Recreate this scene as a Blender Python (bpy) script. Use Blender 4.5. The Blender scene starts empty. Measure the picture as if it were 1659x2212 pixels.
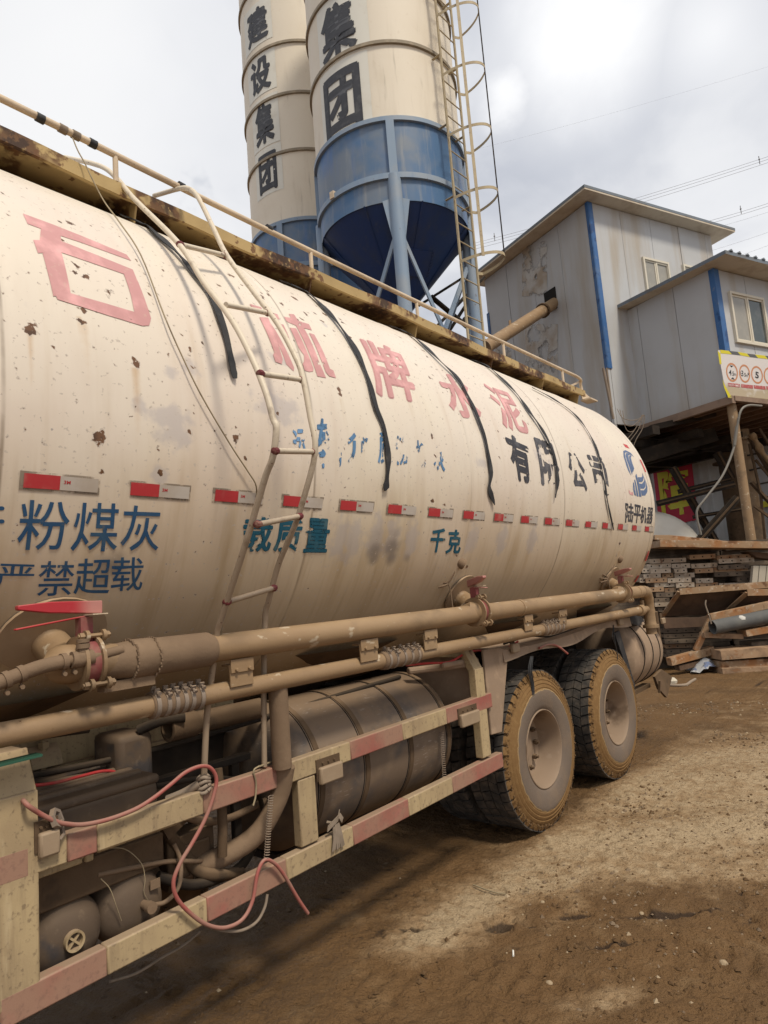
import bpy, bmesh, math, random
import numpy as np
from mathutils import Vector, Matrix
random.seed(7)
S = bpy.context.scene
COL = S.collection
PI = math.pi

# ------------------------------------------------------------------ camera
CF = 1430.0; CC = np.array([829.5, 1106.0]); CH = 1.7
def nz(v):
    v = np.array(v, float); return v / np.linalg.norm(v)
_Y = nz([1200, 86, 1430.]); _Z = np.array([-931, -11606, 1430.]); _Z = nz(_Z - _Y * (_Z @ _Y)); _X = np.cross(_Y, _Z)
RW = np.stack([_X, _Y, _Z]); EYE = np.array([0, 0, CH])
cam = bpy.data.cameras.new('camera'); camo = bpy.data.objects.new('camera', cam); COL.objects.link(camo)
cam.sensor_fit = 'HORIZONTAL'; cam.sensor_width = 36; cam.lens = 36 * CF / 1659; cam.clip_start = .05; cam.clip_end = 3000
_m = Matrix.Identity(4)
for i in range(3):
    _m[i][0] = RW[i][0]; _m[i][1] = -RW[i][1]; _m[i][2] = -RW[i][2]; _m[i][3] = EYE[i]
camo.matrix_world = _m
S.camera = camo

# ------------------------------------------------------------------ sky, sun, exposure
SUN_AZ = math.radians(-12.6); SUN_EL = math.radians(57)
sd = Vector((math.cos(SUN_AZ) * math.cos(SUN_EL), math.sin(SUN_AZ) * math.cos(SUN_EL), math.sin(SUN_EL)))
sl = bpy.data.lights.new('sun', 'SUN'); sl.energy = 2.9; sl.angle = math.radians(10); sl.color = (1, .905, .755)
so = bpy.data.objects.new('sun', sl); COL.objects.link(so); so.rotation_euler = sd.to_track_quat('Z', 'Y').to_euler()
W = bpy.data.worlds.new('World'); S.world = W; W.use_nodes = True
S.view_settings.view_transform = 'Standard'; S.view_settings.look = 'None'; S.view_settings.gamma = 1
S.view_settings.exposure = 0.10
S.cycles.use_denoising = True; S.cycles.max_bounces = 8; S.cycles.transparent_max_bounces = 12

class NT:
    def __init__(s, tree): s.t = tree; s.n = tree.nodes; s.l = tree.links
    def new(s, k, **kw):
        n = s.n.new(k)
        for a, b in kw.items(): setattr(n, a, b)
        return n
    def put(s, inp, v):
        if isinstance(v, bpy.types.NodeSocket): s.l.new(v, inp)
        elif v is not None: inp.default_value = v
    def m(s, op, a, b=None, c=None, clamp=False):
        n = s.new('ShaderNodeMath', operation=op, use_clamp=clamp)
        s.put(n.inputs[0], a)
        if b is not None: s.put(n.inputs[1], b)
        if c is not None: s.put(n.inputs[2], c)
        return n.outputs[0]
    def ss(s, v, lo, hi):
        n = s.new('ShaderNodeMapRange', interpolation_type='SMOOTHSTEP')
        s.put(n.inputs[0], v)
        if lo < hi: n.inputs[1].default_value = lo; n.inputs[2].default_value = hi
        else:
            n.inputs[1].default_value = hi; n.inputs[2].default_value = lo; n.inputs[3].default_value = 1; n.inputs[4].default_value = 0
        return n.outputs[0]
    def mix(s, f, a, b, blend='MIX'):
        n = s.new('ShaderNodeMix', data_type='RGBA', blend_type=blend)
        s.put(n.inputs[0], f); s.put(n.inputs[6], a); s.put(n.inputs[7], b)
        return n.outputs[2]
    def noise(s, vec, scale, stretch=None, detail=4, rough=.55, dist=0):
        if stretch:
            v = s.new('ShaderNodeVectorMath', operation='MULTIPLY'); s.put(v.inputs[0], vec); v.inputs[1].default_value = stretch; vec = v.outputs[0]
        n = s.new('ShaderNodeTexNoise'); s.put(n.inputs['Vector'], vec)
        n.inputs['Scale'].default_value = scale; n.inputs['Detail'].default_value = detail; n.inputs['Roughness'].default_value = rough; n.inputs['Distortion'].default_value = dist
        return n.outputs[0]

def c4(c): return (c[0], c[1], c[2], 1)

def build_world():
    t = NT(W.node_tree); W.node_tree.nodes.clear()
    out = t.new('ShaderNodeOutputWorld'); bg = t.new('ShaderNodeBackground'); bg.inputs[1].default_value = .1
    t.l.new(bg.outputs[0], out.inputs[0])
    sky = t.new('ShaderNodeTexSky', sky_type='NISHITA'); sky.sun_disc = False; sky.sun_elevation = SUN_EL; sky.sun_rotation = PI / 2 - SUN_AZ
    tc = t.new('ShaderNodeTexCoord'); g = tc.outputs['Generated']
    sp = t.new('ShaderNodeSeparateXYZ'); t.l.new(g, sp.inputs[0])
    d = t.m('ADD', t.m('MAXIMUM', sp.outputs[2], 0), .22)
    cb = t.new('ShaderNodeCombineXYZ'); t.l.new(t.m('DIVIDE', sp.outputs[0], d), cb.inputs[0]); t.l.new(t.m('DIVIDE', sp.outputs[1], d), cb.inputs[1])
    v = cb.outputs[0]
    a = t.noise(v, 1.5, detail=7, rough=.56, dist=.4)
    b = t.noise(v, .7, stretch=(1, 1.6, 1), detail=5, rough=.5)
    base = t.mix(t.ss(a, .38, .60), (5.2, 5.45, 6.1, 1), (7.9, 8.0, 8.3, 1))
    base = t.mix(t.ss(b, .42, .62), base, (9.1, 9.1, 9.15, 1))
    spots = None
    for (px, py, w, k) in ((1265, 60, .075, .9), (1090, 195, .028, .7), (1540, 70, .05, .5), (300, 120, .12, .15)):
        r = RW @ nz([px - CC[0], py - CC[1], CF])
        dt = t.new('ShaderNodeVectorMath', operation='DOT_PRODUCT'); t.l.new(g, dt.inputs[0]); dt.inputs[1].default_value = tuple(r)
        ang = t.m('ARCCOSINE', t.m('MINIMUM', dt.outputs['Value'], 1.0))
        ang = t.m('ADD', ang, t.m('MULTIPLY', t.m('SUBTRACT', a, .5), .45))
        s1 = t.m('MULTIPLY', t.ss(ang, w * 1.9, 0.0), k)
        spots = s1 if spots is None else t.m('MAXIMUM', spots, s1)
    base = t.mix(spots, base, (11.2, 11.15, 11.1, 1))
    # a few thin places where blue shows through
    h = t.noise(v, 2.6, detail=5, rough=.55, dist=.2)
    hole = t.m('MULTIPLY', t.ss(h, .66, .76), .5)
    base = t.mix(hole, base, sky.outputs[0])
    base = t.mix(.06, base, sky.outputs[0])
    t.l.new(base, bg.inputs[0])
build_world()

# ------------------------------------------------------------------ rays of the photograph's camera, used to measure where things stand
def ray(x, y): return RW @ nz([x - CC[0], y - CC[1], CF])
def P(x, y, ax, val):
    r = ray(x, y); t = (val - EYE[ax]) / r[ax]; return EYE + t * r
def PX(x, y, val=-2.31): return P(x, y, 0, val)
def PV(x, y, p0, nrm):
    r = ray(x, y); nrm = np.array(nrm); return EYE + ((np.array(p0) - EYE) @ nrm) / (r @ nrm) * r
def PD(x, y, d): return EYE + RW @ (np.array([x - CC[0], y - CC[1], CF]) / CF * d)
def pj(p):
    q = RW.T @ (np.array(p) - EYE); return CC + CF * q[:2] / q[2]
def Yx(x, X, z, lo=-.4, hi=9):
    for _ in range(50):
        mid = (lo + hi) / 2
        if pj((X, mid, z))[0] < x: lo = mid
        else: hi = mid
    return lo

# ------------------------------------------------------------------ materials
def mat(name, base, rough=.75, layers=(), bump=None, spec=.3, metal=0., alpha=None, pol=False, rnd=False, tint=.0):
    m = bpy.data.materials.new(name); m.use_nodes = True; t = NT(m.node_tree); m.node_tree.nodes.clear()
    out = t.new('ShaderNodeOutputMaterial'); bs = t.new('ShaderNodeBsdfPrincipled')
    bs.inputs['Roughness'].default_value = rough; bs.inputs['Metallic'].default_value = metal; bs.inputs['Specular IOR Level'].default_value = spec
    t.l.new(bs.outputs[0], out.inputs[0])
    tc = t.new('ShaderNodeTexCoord'); ob = tc.outputs['Object']; vec = ob
    oi = None
    if rnd or tint:
        oi = t.new('ShaderNodeObjectInfo')
        va = t.new('ShaderNodeVectorMath', operation='ADD'); t.l.new(ob, va.inputs[0])
        mu = t.m('MULTIPLY', oi.outputs['Random'], 37.0)
        cb = t.new('ShaderNodeCombineXYZ')
        for k in range(3): t.l.new(mu, cb.inputs[k])
        t.l.new(cb.outputs[0], va.inputs[1]); vec = va.outputs[0]
    if pol:
        at = t.new('ShaderNodeAttribute', attribute_name='pol'); vec = at.outputs['Vector']
    sep = t.new('ShaderNodeSeparateXYZ'); t.l.new(ob, sep.inputs[0])
    def term(q):
        k = q[0]
        if k == 'n': return t.ss(t.noise(vec, q[1], q[4] if len(q) > 4 else None, q[5] if len(q) > 5 else 4), q[2], q[3])
        if k == 'v':
            n = t.new('ShaderNodeTexVoronoi'); n.inputs['Scale'].default_value = q[1]
            nn = t.new('ShaderNodeTexNoise'); nn.inputs['Scale'].default_value = q[1] * 3.1; t.l.new(vec, nn.inputs[0])
            va = t.new('ShaderNodeVectorMath', operation='MULTIPLY_ADD'); t.l.new(nn.outputs['Color'], va.inputs[0]); va.inputs[1].default_value = (.5 / q[1],) * 3; t.l.new(vec, va.inputs[2])
            t.l.new(va.outputs[0], n.inputs['Vector']); return t.ss(n.outputs['Distance'], q[2], q[3])
        if k in 'xyz': return t.ss(sep.outputs['xyz'.index(k)], q[1], q[2])
        if k == 'zn': return t.ss(t.m('MULTIPLY_ADD', t.noise(vec, q[1], q[5] if len(q) > 5 else None), q[2], sep.outputs[2]), q[3], q[4])
        if k == 'up':
            ge = t.new('ShaderNodeNewGeometry'); s3 = t.new('ShaderNodeSeparateXYZ'); t.l.new(ge.outputs['Normal'], s3.inputs[0]); return t.ss(s3.outputs[2], q[1], q[2])
        if k == 'a':
            at2 = t.new('ShaderNodeAttribute', attribute_name=q[1]); return t.ss(at2.outputs['Fac'], q[2], q[3])
        if k == 'an':
            at2 = t.new('ShaderNodeAttribute', attribute_name=q[1]); return t.ss(t.m('MULTIPLY_ADD', t.m('SUBTRACT', t.noise(vec, q[2], None, 5), .5), q[3], at2.outputs['Fac']), q[4], q[5])
        if k == 'r':
            rr = t.m('SQRT', t.m('ADD', t.m('POWER', sep.outputs[1], 2.0), t.m('POWER', sep.outputs[2], 2.0)))
            return t.ss(t.m('MULTIPLY_ADD', t.m('SUBTRACT', t.noise(vec, q[1]), .5), q[2], rr), q[3], q[4])
        if k == 'stripe':   # straight panel joints every q[2] m along axis q[1]
            f = t.m('FRACT', t.m('DIVIDE', sep.outputs['xyz'.index(q[1])], q[2])); return t.ss(t.m('ABSOLUTE', t.m('SUBTRACT', f, .5)), q[3], q[4])
    col = c4(base)
    if tint:
        hs = t.new('ShaderNodeHueSaturation'); hs.inputs['Color'].default_value = c4(base)
        t.l.new(t.m('MULTIPLY_ADD', oi.outputs['Random'], tint, 1 - tint / 2), hs.inputs['Value']); col = hs.outputs[0]
    for (lc, terms, op) in layers:
        f = None
        for q in terms:
            s_ = term(q); f = s_ if f is None else t.m('MULTIPLY', f, s_)
        if op != 1: f = t.m('MULTIPLY', f, op)
        col = t.mix(f, col, c4(lc))
    t.put(bs.inputs['Base Color'], col)
    if bump:
        last = None
        for (sc, st, di) in bump:
            b = t.new('ShaderNodeBump'); b.inputs['Strength'].default_value = st; b.inputs['Distance'].default_value = di
            t.l.new(t.noise(vec if not pol else ob, sc, None, 6, .6), b.inputs['Height'])
            if last: t.l.new(last, b.inputs['Normal'])
            last = b.outputs[0]
        t.l.new(last, bs.inputs['Normal'])
    if alpha:
        f = None
        for q in alpha:
            s_ = term(q); f = s_ if f is None else t.m('MULTIPLY', f, s_)
        t.put(bs.inputs['Alpha'], f)
    return m

DUST = (.30, .215, .145); DUSTD = (.17, .115, .072); RUST = (.10, .042, .018); RUSTO = (.30, .12, .035)
def dirty(name, base, rough=.7, k=.6, extra=(), rnd=False, bump=((40, .25, .004),), **kw):
    """paint under road dust: dust lies thick on what faces up and in blotches elsewhere"""
    L = [(DUST, [('n', 3.1, .35, .72)], k), (DUSTD, [('n', 9, .45, .75)], k * .6), (DUST, [('up', .2, .95)], k), ((.42, .32, .23), [('n', 60, .62, .8)], .35)]
    return mat(name, base, rough, L + list(extra), bump=bump, rnd=rnd, **kw)

CREAM = (.66, .55, .42)
M = {}
M['tank'] = mat('tank_paint', (.70, .625, .525), .38, [
    ((.66, .55, .48), [('n', .9, .4, .7)], .55),
    ((.74, .66, .50), [('n', .55, .5, .75)], .5),
    ((.60, .49, .40), [('n', 5, .5, .8, (1.6, .35, 1))], .35),
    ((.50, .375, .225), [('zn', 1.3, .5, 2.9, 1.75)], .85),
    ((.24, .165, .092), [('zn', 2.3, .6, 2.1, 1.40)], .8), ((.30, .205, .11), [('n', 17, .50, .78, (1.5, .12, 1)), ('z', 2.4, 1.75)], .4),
    ((.38, .265, .145), [('n', 5, .46, .74, (1.5, .22, 1)), ('z', 2.8, 1.9)], .5),
    ((.46, .34, .20), [('n', 8, .54, .80, (1.5, .12, 1)), ('z', 3.3, 2.4)], .45),
    ((.78, .68, .58), [('n', 15, .6, .8, (1.5, .09, 1)), ('z', 2.0, 2.3)], .22),
    ((.40, .37, .38), [('an', 'scuff', 16, 1.9, .25, .85)], .5),
    ((.17, .14, .12), [('an', 'soot', 10, .9, .10, 1.0)], .72),
    ((.46, .26, .09), [('an', 'streak', 30, .4, .25, 1.0)], .55),
    ((.30, .27, .25), [('v', 9, .10, .075), ('n', 1.7, .56, .66)], .8),
    ((.09, .045, .025), [('v', 15, .085, .055), ('n', 1.1, .52, .6), ('z', 2.0, 2.6)], .9),
    ((.50, .43, .36), [('an', 'chip', 42, 2.4, .30, .36)], .9),
    ((.145, .070, .032), [('an', 'chip', 42, 2.4, .46, .52)], 1), ((.07, .035, .018), [('an', 'chip', 42, 2.4, .46, .52), ('n', 16, .5, .6)], .8),
    ((.20, .145, .095), [('a', 'seam', .2, .9), ('n', 3, .25, .6)], .75),
], bump=((2.2, .12, .02), (90, .05, .002)), spec=.42, pol=True)
M['cream'] = dirty('cream_steel', (.62, .50, .36), .55, .42, [(RUST, [('v', 26, .12, .08), ('n', 5, .5, .6)], .9)])
M['rail_cream'] = mat('cream_reflective_rail', (0.404, 0.307, 0.173), .6, [((0.26, 0.186, 0.113), [('n', 2.3, .4, .7)], .65), ((0.164, 0.116, 0.0737), [('n', 13, .50, .72, (1, 2.2, .25))], .38), ((0.144, 0.102, 0.065), [('n', 60, .55, .7)], .6), ((0.318, 0.232, 0.156), [('up', .3, .9)], .8), ((0.501, 0.4, 0.251), [('n', 14, .60, .75, (1, 1.6, .3))], .5)], bump=((120, .25, .002),))
M['rail_red'] = mat('faded_red_rail', (0.28, 0.0811, 0.0655), .6, [((0.291, 0.184, 0.126), [('n', 2.3, .28, .58)], .85), ((0.19, 0.108, 0.0806), [('n', 60, .5, .7)], .5), (DUST, [('up', .3, .9)], .8), ((0.403, 0.13, 0.111), [('n', 9, .55, .75)], .4)], bump=((120, .25, .002),))
M['pipe'] = mat('dusty_pipe', (0.265, 0.173, 0.0938), .55, [((0.326, 0.223, 0.126), [('n', 2.4, .45, .7, (1, .4, 1))], .6), (DUSTD, [('n', 6, .52, .75)], .45), ((0.388, 0.274, 0.163), [('up', .5, 1.), ('n', 5, .4, .7)], .4), ((.13, .088, .052), [('n', 3.3, .54, .70, (1, .5, 1))], .6), ((.50, .42, .31), [('n', 15, .63, .68, (1, .5, 1))], .7), (RUST, [('v', 24, .12, .07), ('n', 3, .5, .6)], .8)], bump=((70, .2, .003), (9, .25, .012)), spec=.35)
M['pipe_grey'] = mat('dust_caked_pipe', (0.175, 0.117, 0.0732), .85, [((0.237, 0.162, 0.101), [('n', 5, .4, .7)], .6), (DUSTD, [('n', 16, .5, .7)], .6)], bump=((60, .35, .004), (14, .3, .01)))
M['ladder'] = mat('ladder_tube', (.62, .54, .42), .5, [((.27, .195, .13), [('zn', 4, .6, 2.95, 2.0)], .9), (RUST, [('v', 32, .16, .1), ('n', 7, .42, .55)], .95), (DUSTD, [('n', 20, .55, .75)], .5), ((.14, .12, .12), [('n', 3.2, .66, .72)], .7)], bump=((60, .2, .003),), spec=.4)
M['weld_red'] = mat('red_primer', (.13, .025, .028), .6, [(DUST, [('n', 20, .5, .7)], .5)])
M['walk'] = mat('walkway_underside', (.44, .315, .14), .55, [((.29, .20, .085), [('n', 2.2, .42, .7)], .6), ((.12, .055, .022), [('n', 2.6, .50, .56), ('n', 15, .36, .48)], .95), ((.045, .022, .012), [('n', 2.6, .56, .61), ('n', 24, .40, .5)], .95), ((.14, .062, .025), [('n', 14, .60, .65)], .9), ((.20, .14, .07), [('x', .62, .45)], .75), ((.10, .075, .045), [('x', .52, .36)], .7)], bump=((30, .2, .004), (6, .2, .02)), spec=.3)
M['pad'] = mat('tank_pad_paint', (.36, .255, .16), .6, [((.25, .17, .105), [('n', 5, .45, .7)], .6), ((.42, .32, .21), [('n', 14, .55, .75)], .5)], bump=((30, .2, .004),))
M['rubber'] = mat('black_rubber', (.022, .022, .024), .62, [((.10, .095, .09), [('n', 12, .5, .8)], .5), ((.20, .16, .12), [('n', 30, .62, .8)], .3)], bump=((50, .2, .003),), spec=.35)
M['dark'] = mat('grimy_steel', (0.019, 0.0138, 0.00984), .85, [((0.0546, 0.0374, 0.0235), [('n', 4, .42, .72)], .7), ((0.08, 0.0566, 0.036), [('up', .2, .9)], .6)], bump=((30, .4, .006),))
M['grime'] = mat('dust_coated_steel', (0.0924, 0.0593, 0.0342), .88, [((0.138, 0.0898, 0.0541), [('n', 4, .4, .72)], .7), ((0.0481, 0.0334, 0.0227), [('n', 11, .52, .72)], .6), ((0.2, 0.135, 0.0826), [('up', .2, .95)], .75)], bump=((45, .35, .005), (9, .2, .01)), spec=.2)
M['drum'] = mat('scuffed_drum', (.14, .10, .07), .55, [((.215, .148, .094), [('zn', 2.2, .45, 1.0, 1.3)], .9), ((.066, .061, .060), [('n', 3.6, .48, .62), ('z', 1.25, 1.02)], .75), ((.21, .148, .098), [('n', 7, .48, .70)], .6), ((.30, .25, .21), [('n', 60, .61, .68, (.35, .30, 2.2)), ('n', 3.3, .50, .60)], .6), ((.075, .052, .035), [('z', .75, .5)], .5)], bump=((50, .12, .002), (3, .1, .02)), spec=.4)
M['box'] = mat('dusty_plastic_box', (0.095, 0.0665, 0.0454), .7, [((0.138, 0.0951, 0.0612), [('up', .1, .9)], .9), ((0.157, 0.108, 0.0682), [('n', 3, .42, .7)], .7), ((0.038, 0.0388, 0.0454), [('n', 5, .53, .64)], .7), ((0.209, 0.152, 0.101), [('n', 17, .58, .72)], .4)], bump=((45, .25, .004),))
M['tyre'] = mat('tyre_rubber', (0.044, 0.0403, 0.0366), .82, [((0.165, 0.13, 0.099), [('n', 13, .40, .72)], .6), ((0.099, 0.0849, 0.0743), [('n', 40, .5, .8)], .5)], bump=((60, .4, .004),), spec=.25)
M['sidewall'] = mat('tyre_sidewall_mud', (0.144, 0.112, 0.0886), .85, [((0.185, 0.134, 0.0939), [('n', 7, .4, .7)], .55), ((0.314, 0.215, 0.105), [('r', 14, .035, .402, .404)], .9), ((0.176, 0.101, 0.0413), [('r', 14, .035, .408, .412)], 1), ((0.222, 0.134, 0.0563), [('r', 14, .035, .408, .412), ('n', 26, .45, .7)], .7), ((0.0924, 0.0499, 0.0194), [('r', 9, .03, .475, .50), ('n', 38, .48, .6)], .9)], bump=((50, .4, .006), (120, .3, .002)), spec=.15)
M['rim'] = mat('dusty_wheel_rim', (0.255, 0.183, 0.126), .7, [((0.229, 0.162, 0.107), [('n', 6, .4, .7)], .6), ((0.0849, 0.0526, 0.0333), [('n', 3.2, .56, .7)], .7), ((0.356, 0.275, 0.208), [('n', 12, .55, .75)], .4)], bump=((60, .12, .002),), spec=.3)
M['fender'] = mat('dusty_fender', (0.276, 0.197, 0.136), .85, [((0.204, 0.142, 0.0918), [('n', 4, .45, .7)], .6), ((0.408, 0.295, 0.202), [('n', 12, .5, .7)], .4)], bump=((35, .3, .005),))
M['lamp'] = dirty('dusty_marker_lens', (.29, .215, .14), .6, .4)
M['hose'] = mat('dusty_red_hose', (.32, .085, .072), .6, [((.28, .16, .12), [('n', 6, .36, .6)], .8), ((.34, .19, .15), [('up', .2, 1)], .75)], bump=((50, .1, .002),))
M['hosered'] = mat('red_air_line', (.42, .035, .035), .5, [(DUST, [('n', 8, .5, .75)], .4)])
M['wire'] = mat('old_wire', (.30, .24, .15), .6, [((.12, .09, .06), [('n', 9, .5, .7)], .6)])
M['steel'] = dirty('dusty_bolt_steel', (0.216, 0.176, 0.144), .55, .5)
M['valve_red'] = mat('red_valve_paint', (.38, .022, .03), .45, [((.40, .20, .17), [('y', -2.98, -2.90)], .85), ((.45, .19, .16), [('n', 9, .48, .62)], .6), (DUST, [('up', .6, 1.)], .45)], spec=.4)
M['valve_body'] = mat('dull_red_valve_body', (.22, .06, .058), .7, [(DUST, [('n', 12, .45, .7)], .45)])
M['rag'] = mat('grey_rag', (0.224, 0.176, 0.132), .95, [((0.144, 0.112, 0.08), [('n', 20, .45, .7)], .6)])
M['twine'] = mat('grey_twine', (.26, .205, .155), .95)
M['green'] = mat('green_glass_edge', (.03, .09, .06), .25)
M['black'] = mat('black_gap', (.012, .010, .009), .9)

# lettering paints: flaking where the noise says so
def paint(name, col, wear_lo, wear_hi, scale=14, k=None, extra=()):
    return mat(name, col, .55, [(tuple(min(1, x * 1.7 + .10) for x in col), [('n', 7, .45, .75)], .5), ((.55, .45, .34), [('n', 40, .60, .72)], .35)] + list(extra),
               alpha=[('n', scale, wear_lo, wear_hi, (1.3, .9, 1.0), 6)] + ([('n', k[0], k[1], k[2])] if k else []), spec=.35)
M['ink_red'] = paint('faded_red_lettering', (.52, .265, .26), .27, .32)
M['ink_black'] = paint('worn_black_lettering', (.035, .034, .042), .35, .38, 10)
M['ink_black_worn'] = paint('flaking_black_lettering', (.06, .058, .066), .455, .48, 7)
M['ink_blue'] = mat('blue_stencil_paint', (.022, .075, .165), .6, [((.06, .12, .17), [('n', 11, .45, .75)], .6), ((.16, .13, .10), [('n', 30, .6, .75)], .5)], alpha=[('n', 35, .24, .34)])
M['ink_teal'] = mat('teal_stencil_paint', (.012, .095, .15), .6, [((.10, .17, .18), [('n', 13, .5, .72)], .6)], alpha=[('n', 12, .36, .44)])
M['ink_blue_worn'] = paint('flaking_blue_lettering', (.09, .20, .36), .50, .53, 9, (4, .42, .5))
M['tape_red'] = mat('red_reflective_tape', (.42, .030, .035), .45, [((.46, .24, .19), [('n', 9, .52, .75)], .5)], spec=.45)
M['tape_white'] = mat('white_reflective_tape', (.48, .43, .38), .45, [((.38, .31, .24), [('n', 6, .42, .7)], .7)], spec=.45)
M['tape_edge'] = mat('grime_round_tape', (.25, .20, .15), .8, alpha=[('n', 18, .40, .6)])

# ------------------------------------------------------------------ mesh builders
ORG = {}
def tag(o, label=None, cat=None, group=None, kind=None):
    if label: o['label'] = label
    if cat: o['category'] = cat
    if group: o['group'] = group
    if kind or cat: o['kind'] = kind or 'thing'
    return o
def thing(name, org, label, cat, group=None, rz=0):
    o = bpy.data.objects.new(name, None); COL.objects.link(o); o.location = org; o.empty_display_size = .2
    ORG[o.name] = np.array(org, float); return tag(o, label, cat, group)

class MB:
    def __init__(s): s.v = []; s.f = []; s.mi = []; s.cur = 0
    def add(s, vs, fs, mi=None):
        b = len(s.v); s.v.extend([tuple(map(float, q)) for q in vs]); s.f.extend([tuple(b + i for i in q) for q in fs]); s.mi.extend([s.cur if mi is None else mi] * len(fs)); return s
    def obox(s, c, ax, h, mi=None):
        c = np.array(c, float); A = [np.array(a, float) * k for a, k in zip(ax, h)]
        vs = [c + i * A[0] + j * A[1] + k * A[2] for i in (-1, 1) for j in (-1, 1) for k in (-1, 1)]
        fs = [(0, 1, 3, 2), (4, 6, 7, 5), (0, 4, 5, 1), (2, 3, 7, 6), (0, 2, 6, 4), (1, 5, 7, 3)]
        if np.dot(np.cross(A[0], A[1]), A[2]) < 0: fs = [q[::-1] for q in fs]
        return s.add(vs, fs, mi)
    def box(s, lo, hi, mi=None):
        lo = np.array(lo, float); hi = np.array(hi, float)
        return s.obox((lo + hi) / 2, np.eye(3), (hi - lo) / 2, mi)
    def bar(s, p0, p1, w, h, up=(0, 0, 1), mi=None):
        p0 = np.array(p0, float); p1 = np.array(p1, float); a = nz(p1 - p0); sd_ = np.cross(a, np.array(up, float))
        if np.linalg.norm(sd_) < 1e-4: sd_ = np.cross(a, (1, 0, 0))
        sd_ = nz(sd_); u = np.cross(sd_, a)
        return s.obox((p0 + p1) / 2, (a, sd_, u), (np.linalg.norm(p1 - p0) / 2, w / 2, h / 2), mi)
    def tube(s, pts, r, n=12, caps=True, mi=None):
        pts = [np.array(p, float) for p in pts]; k = len(pts); rs = [r] * k if np.isscalar(r) else list(r)
        T = [nz(pts[min(i + 1, k - 1)] - pts[max(i - 1, 0)]) for i in range(k)]
        ref = np.array((0, 0, 1.)) if abs(T[0][2]) < .9 else np.array((1., 0, 0))
        u = nz(np.cross(T[0], ref)); vs = []; fs = []
        for i in range(k):
            u = nz(u - T[i] * (u @ T[i])); w = np.cross(T[i], u)
            for j in range(n):
                a = 2 * PI * j / n; vs.append(pts[i] + rs[i] * (math.cos(a) * u + math.sin(a) * w))
        for i in range(k - 1):
            for j in range(n):
                j2 = (j + 1) % n; fs.append((i * n + j, i * n + j2, (i + 1) * n + j2, (i + 1) * n + j))
        if caps: fs.append(tuple(range(n - 1, -1, -1))); fs.append(tuple((k - 1) * n + j for j in range(n)))
        return s.add(vs, fs, mi)
    def lathe(s, o, ax, prof, n=48, a0=0., a1=2 * PI, ref=None, mi=None, mis=None):
        o = np.array(o, float); ax = nz(ax)
        if ref is None: ref = (0, 0, 1) if abs(ax[2]) < .9 else (1, 0, 0)
        u = nz(np.array(ref, float) - ax * (np.array(ref, float) @ ax)); w = np.cross(ax, u); full = abs(a1 - a0 - 2 * PI) < 1e-6
        m = n if full else n + 1; vs = []
        for (r, h) in prof:
            for j in range(m):
                a = a0 + (a1 - a0) * j / n; vs.append(o + ax * h + r * (math.cos(a) * u + math.sin(a) * w))
        for i in range(len(prof) - 1):
            fs = [(j, (j + 1) % m, m + (j + 1) % m, m + j) for j in range(n)]
            s_b = len(s.v)
            s.f.extend([tuple(s_b + i * m + q for q in f) for f in fs]); s.mi.extend([(mis[i] if mis else (s.cur if mi is None else mi))] * n)
        s.v.extend([tuple(q) for q in vs]); return s
    def disc(s, c, ax, r, h, n=20, mi=None): return s.tube([np.array(c) , np.array(c) + nz(ax) * h], r, n, True, mi)
    def ribbon(s, pts, wid, nrm, t, mi=None):
        """flat strap: points, width vectors, thickness along normals"""
        k = len(pts); vs = []; fs = []
        for p, w, n_ in zip(pts, wid, nrm):
            p = np.array(p); w = np.array(w); n_ = nz(n_); vs += [p - w, p + w, p + w + n_ * t, p - w + n_ * t]
        for i in range(k - 1):
            for j in range(4): fs.append((4 * i + j, 4 * i + (j + 1) % 4, 4 * i + 4 + (j + 1) % 4, 4 * i + 4 + j))
        fs += [(3, 2, 1, 0), tuple(4 * (k - 1) + j for j in range(4))]
        return s.add(vs, fs, mi)
    def prism(s, poly, ex, mi=None):
        poly = [np.array(p, float) for p in poly]; n = len(poly); ex = np.array(ex, float)
        vs = poly + [p + ex for p in poly]
        fs = [tuple(range(n - 1, -1, -1)), tuple(range(n, 2 * n))] + [(i, (i + 1) % n, n + (i + 1) % n, n + i) for i in range(n)]
        return s.add(vs, fs, mi)
    def build(s, name, mats, parent=None, org=None, smooth=35, bevel=0, segs=2, fix=True):
        if not isinstance(mats, (list, tuple)): mats = [mats]
        if org is None: org = ORG[parent.name] if parent is not None else np.mean(np.array(s.v), axis=0)
        org = np.array(org, float)
        me = bpy.data.meshes.new(name); me.from_pydata([tuple(np.array(q) - org) for q in s.v], [], s.f)
        for m_ in mats: me.materials.append(m_ if not isinstance(m_, str) else M[m_])
        me.polygons.foreach_set('material_index', s.mi)
        if fix:
            bm = bmesh.new(); bm.from_mesh(me); bmesh.ops.recalc_face_normals(bm, faces=bm.faces); bm.to_mesh(me); bm.free()
        o = bpy.data.objects.new(name, me); COL.objects.link(o); ORG[o.name] = org
        if parent is not None: o.parent = parent; o.location = org - ORG[parent.name]
        else: o.location = org
        if smooth:
            me.polygons.foreach_set('use_smooth', [True] * len(me.polygons)); me.set_sharp_from_angle(angle=math.radians(smooth))
        if bevel:
            b = o.modifiers.new('bevel', 'BEVEL'); b.width = bevel; b.segments = segs; b.limit_method = 'ANGLE'; b.angle_limit = math.radians(40)
        return o

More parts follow.
